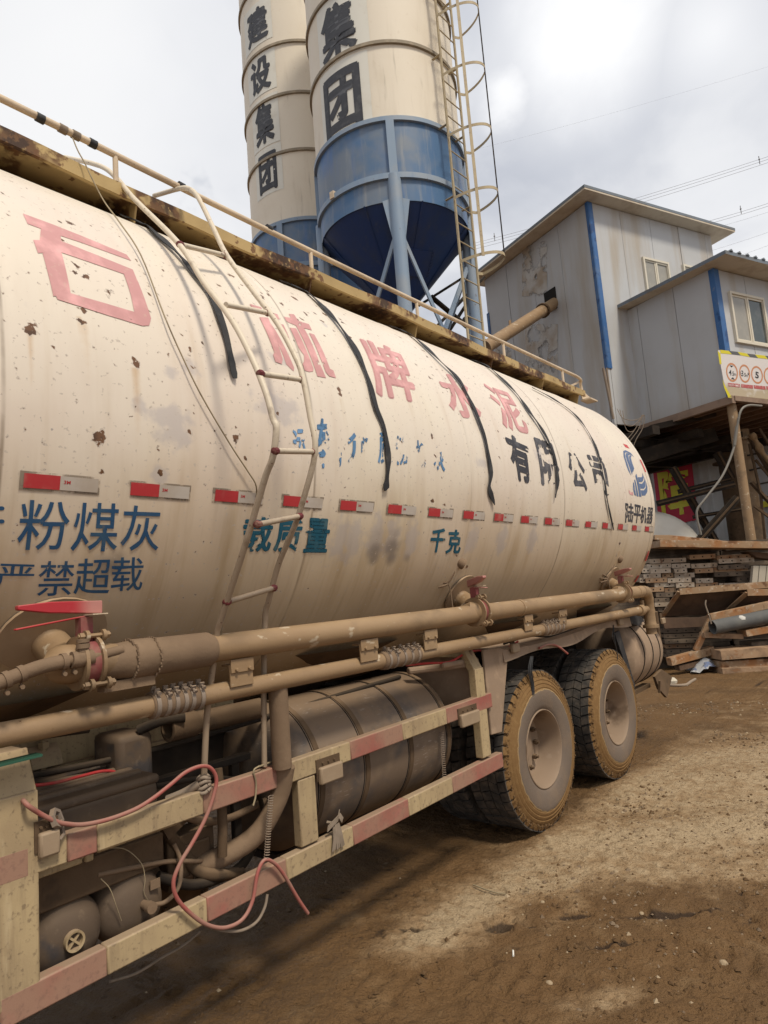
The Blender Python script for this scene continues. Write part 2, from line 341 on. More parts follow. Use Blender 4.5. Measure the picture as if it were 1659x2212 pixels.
def cat_rom(pts, k=6):
    p = [np.array(q, float) for q in pts]; p = [2 * p[0] - p[1]] + p + [2 * p[-1] - p[-2]]; out = []
    for i in range(1, len(p) - 2):
        for j in range(k):
            t = j / k; a, b, c, d = p[i - 1], p[i], p[i + 1], p[i + 2]
            out.append(.5 * ((2 * b) + (-a + c) * t + (2 * a - 5 * b + 4 * c - d) * t * t + (-a + 3 * b - 3 * c + d) * t ** 3))
    out.append(p[-2]); return out

# glyphs from Blender's own built-in font, cut fine enough to be bent round a barrel
_fc = bpy.data.curves.new('glyph', 'FONT'); _fo = bpy.data.objects.new('glyph', _fc); COL.objects.link(_fo)
def glyph(ch, bold=.018, cuts=14):
    """vertices in the unit square and faces"""
    _fc.body = ch; _fc.offset = bold; _fc.resolution_u = 3
    dg = bpy.context.evaluated_depsgraph_get(); dg.update(); me = bpy.data.meshes.new_from_object(_fo.evaluated_get(dg))
    bm = bmesh.new(); bm.from_mesh(me); bpy.data.meshes.remove(me)
    xs = [v.co.x for v in bm.verts]; ys = [v.co.y for v in bm.verts]; x0, x1, y0, y1 = min(xs), max(xs), min(ys), max(ys)
    return _cutgrid(bm, x0, x1, y0, y1, cuts)
def _cutgrid(bm, x0, x1, y0, y1, cuts):
    for k in range(1, cuts):
        for ax in (0, 1):
            co = (x0 + (x1 - x0) * k / cuts, 0, 0) if ax == 0 else (0, y0 + (y1 - y0) * k / cuts, 0)
            bmesh.ops.bisect_plane(bm, geom=bm.verts[:] + bm.edges[:] + bm.faces[:], plane_co=co, plane_no=(1, 0, 0) if ax == 0 else (0, 1, 0))
    bm.verts.index_update()
    vs = [((v.co.x - x0) / (x1 - x0), (v.co.y - y0) / (y1 - y0)) for v in bm.verts]; fs = [tuple(v.index for v in f.verts) for f in bm.faces]; bm.free()
    return vs, fs
def boldglyph(ch, k, base=.012, cuts=14):
    """heavier strokes: the glyph laid over itself a little to each side, so that its counters stay open"""
    vs, fs = glyph(ch, base, cuts); out = []
    for dx, dy in ((0, 0), (k, 0), (-k, 0), (0, k * .8), (0, -k * .8)): out.append(([(u * (1 - 2 * k) + k + dx, w * (1 - 2 * k) + k + dy) for u, w in vs], fs))
    return out
def polyglyph(poly, cuts=12):
    bm = bmesh.new(); f = bm.faces.new([bm.verts.new((p[0], p[1], 0)) for p in poly]); bmesh.ops.triangulate(bm, faces=[f])
    xs = [p[0] for p in poly]; ys = [p[1] for p in poly]; x0, x1, y0, y1 = min(xs), max(xs), min(ys), max(ys)
    vs, fs = _cutgrid(bm, x0, x1, y0, y1, cuts)
    return [(x0 + a * (x1 - x0), y0 + b * (y1 - y0)) for a, b in vs], fs
def done_glyphs():
    bpy.data.objects.remove(_fo)
# ------------------------------------------------------------------ ground: one sheet, fine near the camera
def vnoise(x, y, seed=0):
    xi = np.floor(x).astype(np.int64); yi = np.floor(y).astype(np.int64); fx = x - xi; fy = y - yi
    def h(a, b):
        n = (a * 374761393 + b * 668265263 + seed * 1442695041) & 0x7fffffff; n = ((n ^ (n >> 13)) * 1274126177) & 0x7fffffff; return ((n ^ (n >> 16)) & 0xffff) / 65535.
    u = fx * fx * (3 - 2 * fx); w = fy * fy * (3 - 2 * fy)
    return (h(xi, yi) * (1 - u) + h(xi + 1, yi) * u) * (1 - w) + (h(xi, yi + 1) * (1 - u) + h(xi + 1, yi + 1) * u) * w
def fbm(x, y, o=4, seed=0):
    s = 0; a = .5
    for k in range(o): s = s + a * vnoise(x * 2 ** k, y * 2 ** k, seed + k); a *= .5
    return s
def sstep(x, a, b):
    t = np.clip((x - a) / (b - a), 0, 1); return t * t * (3 - 2 * t)
FWD = np.array([-.632, .765]); FWD = FWD / np.linalg.norm(FWD); RGT = np.array([FWD[1], -FWD[0]])
def ground_fields(x, y):
    d = x * FWD[0] + y * FWD[1]; e = x * RGT[0] + y * RGT[1]
    wob = (fbm(e * .9, d * 1.3, 4, 3) - .47)
    dd = d + wob * 1.5 - .10 * e
    dry = sstep(dd, 3.35, 4.0) * (1 - .55 * sstep(dd, 5.6, 6.6)) * (1 - .35 * sstep(dd, 8.0, 9))
    dry = dry * (.45 + .9 * fbm(e * .8, d * 2.4, 4, 11))
    dry = np.maximum(dry, .85 * np.exp(-(((d - 2.95) / .14) ** 2 + ((e - .72) / .22) ** 2)) * (.4 + fbm(e * 6, d * 6, 3, 5)))
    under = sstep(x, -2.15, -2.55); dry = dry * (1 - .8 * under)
    z = .045 * (fbm(e * .55, d * .8, 3, 21) - .47)
    band = np.exp(-((d - 3.25 + .12 * np.sin(e * 1.3)) / .35) ** 2) + .8 * np.exp(-((d - 5.2) / .3) ** 2)
    z = z - .03 * band * sstep(x, -2.3, -1.9)
    clod = fbm(e * 14, d * 14, 4, 31); z = z + .026 * (clod - .47) + .012 * (fbm(e * 34, d * 34, 3, 91) - .45) * (1 - .3 * dry)
    cre = (1 - np.abs(2 * fbm(e * 4.5 + 2 * wob, d * 8, 4, 51) - .95)); cre = sstep(cre, .93, .985) * sstep(fbm(e * 1.6, d * 2.2, 3, 61), .42, .56) * (1 - .7 * dry); z = z - .014 * cre
    lug = sstep(np.abs(((e * 8.5 + np.abs(((d * 2.6) % 1) - .5) * 2.2 + wob * .8) % 1) - .5), .20, .30) * sstep(fbm(e * 2.1, d * 3.1, 3, 43), .36, .52); z = z - .013 * lug * np.clip(band, 0, 1) * (1 - dry)
    pit = np.zeros_like(x)
    for (px, py, rx, ry) in ((-1.97, 3.05, .10, .05), (-1.70, 3.33, .11, .03), (-1.28, 3.62, .30, .035), (-2.33, 2.78, .07, .03), (-1.45, 3.18, .16, .02)):
        q = (x - px) * RGT[0] + (y - py) * RGT[1]; r = (x - px) * FWD[0] + (y - py) * FWD[1]
        pit = np.maximum(pit, np.exp(-((q / rx) ** 2 + (r / ry) ** 2)) * (.5 + fbm(x * 30, y * 30, 3, 8)))
    z = z - .028 * pit + .02 * sstep(clod, .52, .7) * sstep(pit, .05, .25)
    return z, dry, np.maximum(pit, cre * .8), d
def gz(x, y): return float(ground_fields(np.array([float(x)]), np.array([float(y)]))[0][0])
def build_ground():
    def axis(a, b, st, lo, hi):
        f = list(np.arange(a, b + 1e-6, st)); s_ = st; v = f[-1]
        while v < hi: s_ *= 1.16; v += s_; f.append(v)
        s_ = st; v = f[0]
        while v > lo: s_ *= 1.16; v -= s_; f.insert(0, v)
        return np.array(f)
    xs = axis(-2.75, .7, .0145, -260, 260); ys = axis(1.5, 5.4, .0145, -60, 400)
    X, Y = np.meshgrid(xs, ys); X = X.ravel(); Y = Y.ravel(); z, dry, pit, d = ground_fields(X, Y)
    z = z * sstep(np.hypot(X, Y), 30, 14)
    nx, ny = len(xs), len(ys); i = np.arange(nx * ny).reshape(ny, nx)
    q = np.stack([i[:-1, :-1], i[:-1, 1:], i[1:, 1:], i[1:, :-1]], -1).reshape(-1, 4)
    me = bpy.data.meshes.new('ground'); me.vertices.add(nx * ny); me.vertices.foreach_set('co', np.stack([X, Y, z], 1).astype('f').ravel())
    me.loops.add(q.size); me.loops.foreach_set('vertex_index', q.ravel().astype('i')); me.polygons.add(len(q)); me.polygons.foreach_set('loop_start', np.arange(0, q.size, 4, dtype='i'))
    me.polygons.foreach_set('use_smooth', np.ones(len(q), bool)); me.update()
    for nm, ar in (('dry', dry), ('pit', pit)): me.attributes.new(nm, 'FLOAT', 'POINT').data.foreach_set('value', ar.astype('f'))
    me.materials.append(mat('yard_mud', (.145, .080, .032), .72, [
        ((.092, .052, .022), [('n', 1.7, .42, .7)], .7), ((.20, .125, .060), [('n', 5, .5, .74)], .65),
        ((.30, .200, .108), [('an', 'dry', 5, .9, .22, .72)], .9), ((.42, .32, .20), [('an', 'dry', 11, 1.0, .55, 1.0)], .75),
        ((.145, .082, .033), [('n', 21, .52, .68)], .5), ((.075, .040, .016), [('n', 48, .60, .70)], .5), ((.36, .27, .18), [('n', 70, .65, .75), ('an', 'dry', 5, .9, .1, .5)], .7), ((.30, .225, .15), [('n', 95, .70, .77)], .5),
        ((.060, .032, .013), [('n', 13, .60, .72)], .55), ((.022, .013, .008), [('an', 'pit', 40, .6, .35, .7)], .8)],
        bump=((22, .8, .04), (80, .8, .014)), spec=.25))
    o = bpy.data.objects.new('ground', me); COL.objects.link(o); tag(o, 'rutted brown muddy yard with dry pale patches', 'ground', kind='structure')
    # loose stones
    mb = MB(); rng = np.random.default_rng(4); k = 0
    while k < 5200:
        e = rng.uniform(-1.6, 5); dd = rng.uniform(2.0, 9); p = RGT * e + FWD * dd
        if p[0] < -2.1 and p[1] < 8 and rng.random() < .9: continue
        if fbm(np.array([p[0] * 1.2]), np.array([p[1] * 1.2]), 3, 77)[0] < rng.uniform(.3, .6): continue
        r = .003 + .013 * rng.random() ** 4 + .0013 * dd; z = gz(*p); k += 1
        vs = []
        for (a, b, c) in ((1, 0, 0), (-1, 0, 0), (0, 1, 0), (0, -1, 0), (0, 0, 1), (0, 0, -.4)):
            j = rng.uniform(.65, 1.25); th = k; ca, sa = math.cos(th), math.sin(th)
            vs.append((p[0] + r * j * (a * ca - b * sa * .8), p[1] + r * j * (a * sa + b * ca * .8), z + r * .7 * j * c))
        mb.add(vs, [(0, 2, 4), (2, 1, 4), (1, 3, 4), (3, 0, 4), (2, 0, 5), (1, 2, 5), (3, 1, 5), (0, 3, 5)], int(rng.choice([0, 0, 0, 0, 1, 2, 2, 2, 2])))
    for q in range(1500):
        e = rng.uniform(-1.4, 3.4); dd = rng.choice([2.35, 2.75, 3.05, 3.3, 5.2]) + rng.normal(0, .12); p = RGT * e + FWD * dd
        if p[0] < -2.15 or fbm(np.array([p[0] * 2.1]), np.array([p[1] * 2.1]), 3, 78)[0] < .44: continue
        r = .006 + .014 * rng.random() ** 2; z = gz(*p) + r * .15; vs = []
        for (a, b, c) in ((1, 0, 0), (-1, 0, 0), (0, 1, 0), (0, -1, 0), (0, 0, 1), (0, 0, -.4)):
            j = rng.uniform(.6, 1.4); ca, sa = math.cos(q), math.sin(q); vs.append((p[0] + r * j * (a * ca - b * sa * .7), p[1] + r * j * (a * sa + b * ca * .7), z + r * .55 * j * c))
        mb.add(vs, [(0, 2, 4), (2, 1, 4), (1, 3, 4), (3, 0, 4), (2, 0, 5), (1, 2, 5), (3, 1, 5), (0, 3, 5)], 2)
    g = mb.build('gravel', [mat('yard_stone', (.20, .145, .095), .9, [((.12, .078, .045), [('n', 3, .4, .6)], .8)]), mat('pale_yard_stone', (.31, .235, .15), .9), mat('mud_crumb', (.10, .057, .025), .9)], org=(0, 0, 0), smooth=0)
    tag(g, 'small loose stones scattered over the mud', 'gravel', kind='stuff')
build_ground()

# ------------------------------------------------------------------ the tanker truck
RT, XT, ZT = 1.345, -3.52, 2.47
truck = thing('tanker_truck', (XT, 4.0, 0), 'dust covered cream bulk cement tanker truck with red and blue lettering on its tank', 'truck')
def rsurf(y, th):
    y = np.atleast_1d(np.asarray(y, float)); th = np.atleast_1d(np.asarray(th, float)); r = np.full_like(y, RT)
    for ys in (.80, 2.16, 3.52, 4.87, 6.22, 6.93): r += .006 * np.exp(-((y - ys) / .011) ** 2) - .004 * np.exp(-((y - ys) / .05) ** 2)
    return r + .010 * (fbm(y * 1.1 + 9, th * 2.0 + 9, 3, 2) - .45) + .004 * (fbm(y * 3.2 + 9, th * 4.4 + 9, 3, 6) - .45)
def tk(y, th, r=RT): return np.array([XT + r * math.cos(th), y, ZT + r * math.sin(th)])
def on_tank(x, y, r=RT):
    d = ray(x, y); o = np.array([0 - XT, CH - ZT]); v = np.array([d[0], d[2]]); a = v @ v; b = 2 * o @ v; c = o @ o - r * r; D = b * b - 4 * a * c
    t = (-b - math.sqrt(max(D, 0))) / (2 * a); p = EYE + t * d; return p[1], math.atan2(p[2] - ZT, p[0] - XT)

YEND = 7.02
def build_tank():
    fy = np.concatenate([np.arange(-1.6, .4, .2), np.arange(.4, 3.0, .012), np.arange(3.0, YEND, .02), [YEND]])
    th = np.concatenate([np.radians(np.arange(-95, 130, .55)), np.radians(np.arange(130, 265, 4.0))])
    ny, nt = len(fy), len(th)
    Yg, Tg = np.meshgrid(fy, th, indexing='ij')
    r = rsurf(Yg.ravel(), Tg.ravel()).reshape(Yg.shape)
    V = np.stack([XT + r * np.cos(Tg), Yg, ZT + r * np.sin(Tg)], -1).reshape(-1, 3)
    i = np.arange(ny * nt).reshape(ny, nt); j = np.roll(i, -1, 1)
    Q = np.stack([i[:-1], i[1:], j[1:], j[:-1]], -1).reshape(-1, 4)[:, ::-1]
    # dished head at the back
    hv = []; prev = i[-1]; faces = []
    base = len(V); kk = 0; extra = []
    for t in np.linspace(.12, PI / 2, 9):
        rr = RT * math.cos(t) + 1e-3; yy = YEND + .28 * math.sin(t)
        ring = np.stack([XT + rr * np.cos(th), np.full(nt, yy), ZT + rr * np.sin(th)], -1); idx = base + kk * nt + np.arange(nt); kk += 1; extra.append(ring)
        faces.append(np.stack([prev, idx, np.roll(idx, -1), np.roll(prev, -1)], -1)); prev = idx
    V = np.concatenate([V] + extra); Q = np.concatenate([Q] + [f[:, ::-1] for f in faces])
    me = bpy.data.meshes.new('tank_body'); org = ORG[truck.name]
    me.vertices.add(len(V)); me.vertices.foreach_set('co', (V - org).astype('f').ravel()); me.loops.add(Q.size); me.loops.foreach_set('vertex_index', Q.ravel().astype('i'))
    me.polygons.add(len(Q)); me.polygons.foreach_set('loop_start', np.arange(0, Q.size, 4, dtype='i')); me.polygons.foreach_set('use_smooth', np.ones(len(Q), bool)); me.update()
    Tv = np.arctan2(V[:, 2] - ZT, V[:, 0] - XT); Yv = V[:, 1]; A = Tv * RT
    pol = np.stack([Yv, A, np.zeros_like(A)], 1); me.attributes.new('pol', 'FLOAT_VECTOR', 'POINT').data.foreach_set('vector', pol.astype('f').ravel())
    chip = np.zeros(len(V)); streak = np.zeros(len(V)); scuff = np.zeros(len(V)); soot = np.zeros(len(V))
    def spot(arr, px, py, r_, k=1., asp=1.):
        y0, t0 = on_tank(px, py); dd = np.hypot((Yv - y0) * asp, A - t0 * RT) / r_; np.maximum(arr, k * np.clip(1.25 - dd, 0, 1), out=arr); return y0, t0 * RT
    def run(px, py, w, L, k=1.):
        y0, a0 = on_tank(px, py); a0 *= RT; m = (A < a0) & (A > a0 - L); streak[:] = np.maximum(streak, np.where(m, k * np.exp(-((Yv - y0) / w) ** 2) * (1 - (a0 - A) / L), 0))
    CH_ = [(64, 710, .026), (76, 701, .013), (177, 696, .016), (178, 669, .017), (155, 483, .022), (133, 518, .014), (155, 567, .011), (166, 575, .014), (163, 589, .015), (188, 598, .017), (235, 630, .017), (123, 761, .010), (292, 783, .024), (240, 396 + 60, .01), (276, 596, .013), (296, 562, .012), (316, 668, .014), (410, 752, .014), (409, 767, .012), (353, 584, .012), (322, 634, .012),
           (215, 945, .034), (511, 947, .024), (90, 952, .010), (600, 893, .014), (409, 890 + 40, .012), (731, 840, .020), (735, 852, .016), (720, 866, .008), (731, 880 + 12, .007), (632, 560, .022), (640, 607, .016), (703, 612, .018), (588, 622, .018), (722, 590, .014), (660, 678, .02), (735, 690, .018), (810, 676, .014), (818, 690, .014), (700, 640, .01), (905, 645 + 60, .014), (930, 760, .012), (933, 915, .012), (934, 940, .016), (935, 946, .014), (980, 790, .01), (990, 910, .008), (1060, 860, .01), (1100, 905, .008), (1250, 930, .01), (1275, 958, .01), (1330, 995, .01), (1339, 1175, .03), (1333, 1200, .02), (1310, 1018, .01), (986, 1200, .012), (1009, 1225, .02), (1344, 1232, .012), (1345, 1103, .012), (935, 1083, .02), (960, 1088, .016), (975, 1091, .014), (348, 1020, .02), (222, 1017, .011)]
    for (x, y, r_) in CH_: spot(chip, x, y, r_ * .85)
    rg = np.random.default_rng(12)
    for _ in range(300):
        x = rg.uniform(0, 1350); y = 380 + .37 * x + rg.exponential(170)
        if y > 1000: continue
        spot(chip, x, y, rg.uniform(.0025, .0075), 1, rg.uniform(.7, 1.6))
    for _ in range(60):   # lots of little flakes near the walkway
        x = rg.uniform(400, 1250); y = 372 + .405 * x + rg.uniform(4, 70); spot(chip, x, y, rg.uniform(.005, .016), 1, rg.uniform(.5, 1.2))
    for (x, y, w, L, k) in ((64, 712, .014, .35, .9), (170, 680, .012, .25, .9), (182, 700, .02, .45, .7), (292, 790, .022, .5, .9), (123, 765, .008, .15, .5), (735, 860, .016, .35, .5), (660, 690, .03, .4, .3), (409, 770, .012, .3, .6), (215, 955, .03, .3, .5), (511, 955, .02, .3, .5), (1339, 1190, .03, .35, .8)): run(x, y, w, L, k)
    for _ in range(46):
        x = rg.uniform(10, 1380); y = rg.uniform(560, 960); run(x, y, rg.uniform(.004, .014), rg.uniform(.2, .7), rg.uniform(.15, .4))
    for (x, y, r_, a) in ((604, 880, .10, .55), (372, 905, .07, .6), (378, 940, .06, .6), (300, 870, .04, 1), (415, 795, .05, 1), (372, 805, .035, .9), (348, 1022, .045, 1), (1165, 985, .075, 1), (1190, 1010, .06, 1), (1040, 1000, .05, .7), (700, 700, .03, 1), (535, 560 + 60, .035, 1), (600, 775, .05, .6), (1385, 1000, .05, 1), (735, 1166, .15, 1.7), (765, 1166, .15, 1.7), (812, 1160, .15, 1.9), (848, 1160, .15, 1.9), (888, 1166, .15, 1.9), (1020, 1165, .14, 1.8), (1085, 1165, .14, 1.5), (1150, 1165, .14, 1.5)): spot(scuff, x, y, r_, 1, a)
    for (x, y, r_, k) in ((808, 1190, .075, .9), (808, 1204, .055, .9), (846, 1185, .08, 1.0), (846, 1203, .06, 1.0), (862, 1175, .05, .6), (815, 1165, .08, .45), (850, 1160, .08, .5), (880, 1205, .04, .6), (1010, 1160, .1, .25), (1080, 1160, .13, .22), (1150, 1160, .13, .2), (232, 1225, .075, .85), (222, 1250, .06, .7), (250, 1205, .05, .6), (700, 1150, .03, .5)): spot(soot, x, y, r_, k, .95)
    seam = np.zeros(len(V))
    for ys in (.80, 2.16, 3.52, 4.87, 6.22, 6.93): seam = np.maximum(seam, np.exp(-((Yv - ys - .008) / .009) ** 2))
    for nm, ar in (('chip', chip), ('streak', streak), ('scuff', scuff), ('soot', soot), ('seam', seam)): me.attributes.new(nm, 'FLOAT', 'POINT').data.foreach_set('value', ar.astype('f'))
    me.materials.append(M['tank'])
    o = bpy.data.objects.new('tank_body', me); COL.objects.link(o); o.parent = truck; ORG[o.name] = org; return o
tank = build_tank()

# lettering wrapped round the barrel
_lift = [0]
def wrap(mb, shape, corners, mi=0, r=None):
    """corners: TL TR BL BR in the photograph"""
    vs, fs = shape; c = [on_tank(*q) for q in corners]
    _lift[0] += 1; lf = .0013 + .0002 * (_lift[0] % 9); ex = .035
    out = []
    for (u, w) in vs:
        u = .5 + (u - .5) * (1 + 2 * ex); w = .5 + (w - .5) * (1 + 2 * ex)
        y = (c[2][0] * (1 - u) + c[3][0] * u) * (1 - w) + (c[0][0] * (1 - u) + c[1][0] * u) * w
        t = (c[2][1] * (1 - u) + c[3][1] * u) * (1 - w) + (c[0][1] * (1 - u) + c[1][1] * u) * w
        out.append((y, t))
    rr = rsurf([q[0] for q in out], [q[1] for q in out]) + lf
    mb.add([tk(q[0], q[1], r_) for q, r_ in zip(out, rr)], fs, mi)
def wrap_px(mb, poly, cuts=10, mi=0):
    _lift[0] += 1; pts = [on_tank(*q) for q in poly]; vs, fs = polyglyph([(a, b * RT) for a, b in pts], cuts); rr = rsurf([a for a, b in vs], [b / RT for a, b in vs]) + .0013 + .0002 * (_lift[0] % 9)
    mb.add([tk(a, b / RT, r) for (a, b), r in zip(vs, rr)], fs, mi)
def lettering(items, m_, bold=.018, name='lettering', label=None):
    mb = MB()
    for ch, q in items:
        if len(q) == 4 and np.isscalar(q[0]): x0, x1, y0, y1 = q; q = ((x0, y0), (x1, y0), (x0, y1), (x1, y1))
        for g_ in (boldglyph(ch, bold) if bold > .012 else [glyph(ch, bold)]): wrap(mb, g_, q)
    return tag(mb.build(name, m_, tank, smooth=0), label)
mb = MB()
c1 = lambda L: [(x / 3.0, 162 + y / 3.0) for x, y in L]
for L in ([(148, 898), (345, 970), (520, 1040), (820, 1165), (850, 1205), (530, 1088), (390, 1042), (178, 965)], [(265, 985), (390, 1035), (400, 1090), (395, 1150), (245, 1155), (222, 1075), (256, 1078)],
          [(215, 1070), (400, 1078), (860, 1262), (888, 1332), (800, 1290), (395, 1150), (245, 1155)], [(275, 1155), (397, 1150), (457, 1418), (345, 1435), (300, 1250)],
          [(343, 1400), (457, 1416), (870, 1537), (975, 1592), (965, 1625), (920, 1627), (700, 1560), (372, 1455)], [(800, 1287), (888, 1330), (978, 1580), (960, 1620), (870, 1540), (845, 1420)]):
    wrap_px(mb, c1(L))
tag(mb.build('lettering', 'ink_red', tank, smooth=0), 'large faded pink stroke of a painted character')
mb = MB(); c2 = lambda L: [((960 + x / 2.1636) * .54004, (1180 + y / 2.1636) * .54004) for x, y in L]
for L in ([(165, 195), (240, 200), (262, 250), (330, 440), (368, 560), (360, 600), (305, 580), (285, 520), (295, 500), (270, 430), (210, 290)], [(80, 80), (180, 110), (190, 130), (95, 105)], [(255, 150), (325, 165), (345, 212), (270, 195)],
          [(265, 250), (300, 300), (400, 480), (470, 630), (465, 660), (435, 635), (400, 600), (370, 520), (330, 430)], [(333, 245), (378, 255), (440, 400), (520, 600), (525, 640), (490, 580), (420, 440)], [(380, 185), (440, 200), (420, 165), (465, 170), (500, 225), (595, 255), (620, 308), (550, 288), (480, 265), (400, 225)],
          [(430, 280), (485, 290), (560, 450), (635, 640), (630, 662), (600, 665), (555, 650), (540, 600), (555, 575), (555, 520), (510, 460)], [(480, 262), (550, 287), (600, 380), (690, 600), (742, 720), (668, 705), (640, 620), (560, 420)], [(595, 330), (640, 345), (720, 500), (775, 640), (805, 655), (828, 720), (770, 705), (740, 670), (690, 540)]):
    wrap_px(mb, c2(L))
tag(mb.build('lettering', 'ink_red', tank, smooth=0), 'half worn faded pink character behind the ladder')
lettering([('牌', ((771, 730), (860, 757), (816, 853), (900, 869))), ('水', ((934, 803), (1002, 818), (978, 893), (1044, 910))), ('泥', ((1041, 828), (1097, 847), (1089, 923), (1144, 937)))], 'ink_red', .022, label='faded pink brand lettering')
lettering([('有', ((1086, 932), (1137, 955), (1112, 1034), (1147, 1044)))], 'ink_black', .03, label='black lettering')
lettering([('限', ((1154, 946), (1196, 960), (1171, 1046), (1213, 1052))), ('公', ((1218, 975), (1252, 983), (1239, 1053), (1270, 1061))), ('司', ((1268, 984), (1301, 991), (1285, 1057), (1316, 1070)))], 'ink_black_worn', .03, label='flaking black lettering')
lettering([('粉', ((48, 1083), (150, 1086), (38, 1184), (140, 1184))), ('煤', ((166, 1088), (256, 1091), (154, 1187), (248, 1187))), ('灰', ((268, 1094), (346, 1097), (260, 1186), (338, 1186))), ('：', ((-2, 1095), (10, 1095), (-2, 1130), (10, 1130)))], 'ink_blue', .004, label='blue stencilled lettering')
lettering([('严', ((-3, 1219), (74, 1221), (-12, 1272), (66, 1270))), ('禁', ((88, 1214), (160, 1214), (80, 1285), (152, 1283))), ('超', ((168, 1209), (238, 1207), (160, 1280), (232, 1280))), ('载', ((244, 1206), (309, 1205), (239, 1275), (303, 1272)))], 'ink_blue', .004, label='blue stencilled warning lettering')
lettering([('载', ((528, 1117), (590, 1120), (522, 1190), (580, 1190))), ('质', ((600, 1123), (655, 1124), (590, 1190), (642, 1190))), ('量', ((663, 1120), (714, 1123), (656, 1192), (704, 1192))), ('千', ((934, 1141), (964, 1143), (926, 1192), (956, 1192))), ('克', ((970, 1145), (1000, 1146), (962, 1195), (992, 1195)))], 'ink_teal', .02, label='teal stencilled weight lettering')
lettering([('运', (632, 662, 928, 995)), ('输', (686, 738, 905, 1008)), ('介', (749, 795, 920, 1000)), ('质', (816, 846, 932, 1000)), ('粉', (852, 882, 943, 1003)), ('煤', (897, 923, 952, 1009)), ('灰', (934, 960, 961, 1018))], 'ink_blue_worn', .015, label='nearly worn away blue lettering')
# maker's emblem and name at the far end
mb = MB(); lg = lambda L: [((2450 + x / 5.528) * .54004, (1750 + y / 5.528) * .54004) for x, y in L]
for L in ([(232, 300), (285, 282), (400, 340), (480, 440), (400, 372), (330, 335), (285, 330), (268, 360), (290, 480), (385, 770), (410, 850), (345, 740), (300, 620), (240, 420)],
          [(290, 350), (330, 345), (420, 385), (370, 380), (345, 400), (360, 500), (440, 750), (430, 830), (395, 740), (310, 500), (285, 400)], [(375, 390), (420, 400), (400, 450), (430, 560), (475, 690), (450, 770), (375, 540), (362, 430)],
          [(450, 985), (470, 1010), (515, 1290), (480, 1270), (445, 1130)], [(475, 950), (492, 920), (570, 1305), (530, 1300)], [(500, 850), (520, 800), (580, 1000), (635, 1310), (585, 1305)],
          [(555, 880), (640, 880), (660, 850), (655, 780), (690, 880), (670, 960), (640, 985), (585, 985)], [(592, 1020), (650, 1025), (700, 960), (708, 880), (735, 980), (725, 1090), (690, 1135), (615, 1130)], [(620, 1165), (690, 1170), (735, 1110), (742, 980), (772, 1090), (770, 1200), (720, 1285), (645, 1285)]):
    wrap_px(mb, lg(L), 5)
wrap_px(mb, lg([(228, 138), (318, 165), (375, 248), (280, 215)]), 4, 1); wrap_px(mb, lg([(603, 483), (630, 490), (750, 765), (722, 760)]), 4, 1)
wrap_px(mb, lg([(352, 1160), (375, 1180), (390, 1215), (450, 1210), (450, 1280), (400, 1270), (362, 1230)]), 4, 2)
mb.build('emblem', [mat('emblem_blue', (.10, .15, .27), .5, [((.35, .35, .38), [('n', 12, .55, .75)], .5)]), mat('emblem_red', (.50, .06, .06), .5), 'ink_red'], tank, smooth=0)
lettering([('陆', ((1351, 1086), (1368, 1090), (1351, 1128), (1366, 1128))), ('平', ((1370, 1090), (1384, 1093), (1367, 1128), (1382, 1129))), ('机', ((1385, 1094), (1397, 1096), (1382, 1129), (1395, 1130))), ('器', ((1399, 1096), (1412, 1098), (1396, 1130), (1408, 1131)))], 'ink_black', .014, label='dark maker lettering')
# reflective tape: a strip every 0.38 m
def tape(px, seam, k):
    y0 = on_tank(px, 1037 + .0745 * px)[0]; t0 = on_tank(700, 1088)[1]; mb = MB(); L0, L1 = .115, .245; hh = .0235; r = float(rsurf(y0 + .12, t0)[0]) + .0045
    def strip(a, b, lo, hi, rr, mi):
        n = 4; vs = []
        for i in range(n + 1):
            for j in range(3): vs.append(tk(a + (b - a) * i / n, t0 + (lo + (hi - lo) * j / 2) / RT, rr))
        mb.add(vs, [(i * 3 + j, i * 3 + j + 3, i * 3 + j + 4, i * 3 + j + 1) for i in range(n) for j in range(2)], mi)
    strip(y0 - .012, y0 + L1 + .008, -hh - .008, hh + .007, r - .002, 2)
    strip(y0, y0 + L0, -hh, hh, r, 0); strip(y0 + L0, y0 + L1, -hh, hh, r + .0004, 1)
    if k < 12:
        vs, fs = glyph('3M', .02, 4); mb.add([tk(y0 + L0 + .012 + u * .022, t0 + (w * .012 - .002) / RT, r + .0012) for u, w in vs], fs, 0)
    return mb.build('reflective_tape', ['tape_red', 'tape_white', 'tape_edge'], tank, smooth=0)
for k in range(17): tape((50 + 268.1 * k) / (1 + .1321 * k), 0, k)
mb = MB()
for (px, py, n) in ((1412, 1190, 4), (1372, 1243, 3)):
    y0, t0 = on_tank(min(px, 1400), py); y0 = 6.97
    vs = []
    for i in range(6):
        for j in range(2): vs.append(tk(y0 - .02 + .045 * j, t0 - (.02 * n) * i / 5, RT + .007))
    mb.add(vs, [(2 * i, 2 * i + 2, 2 * i + 3, 2 * i + 1) for i in range(5)])
mb.build('reflective_tape', 'tape_red', tank, smooth=0)

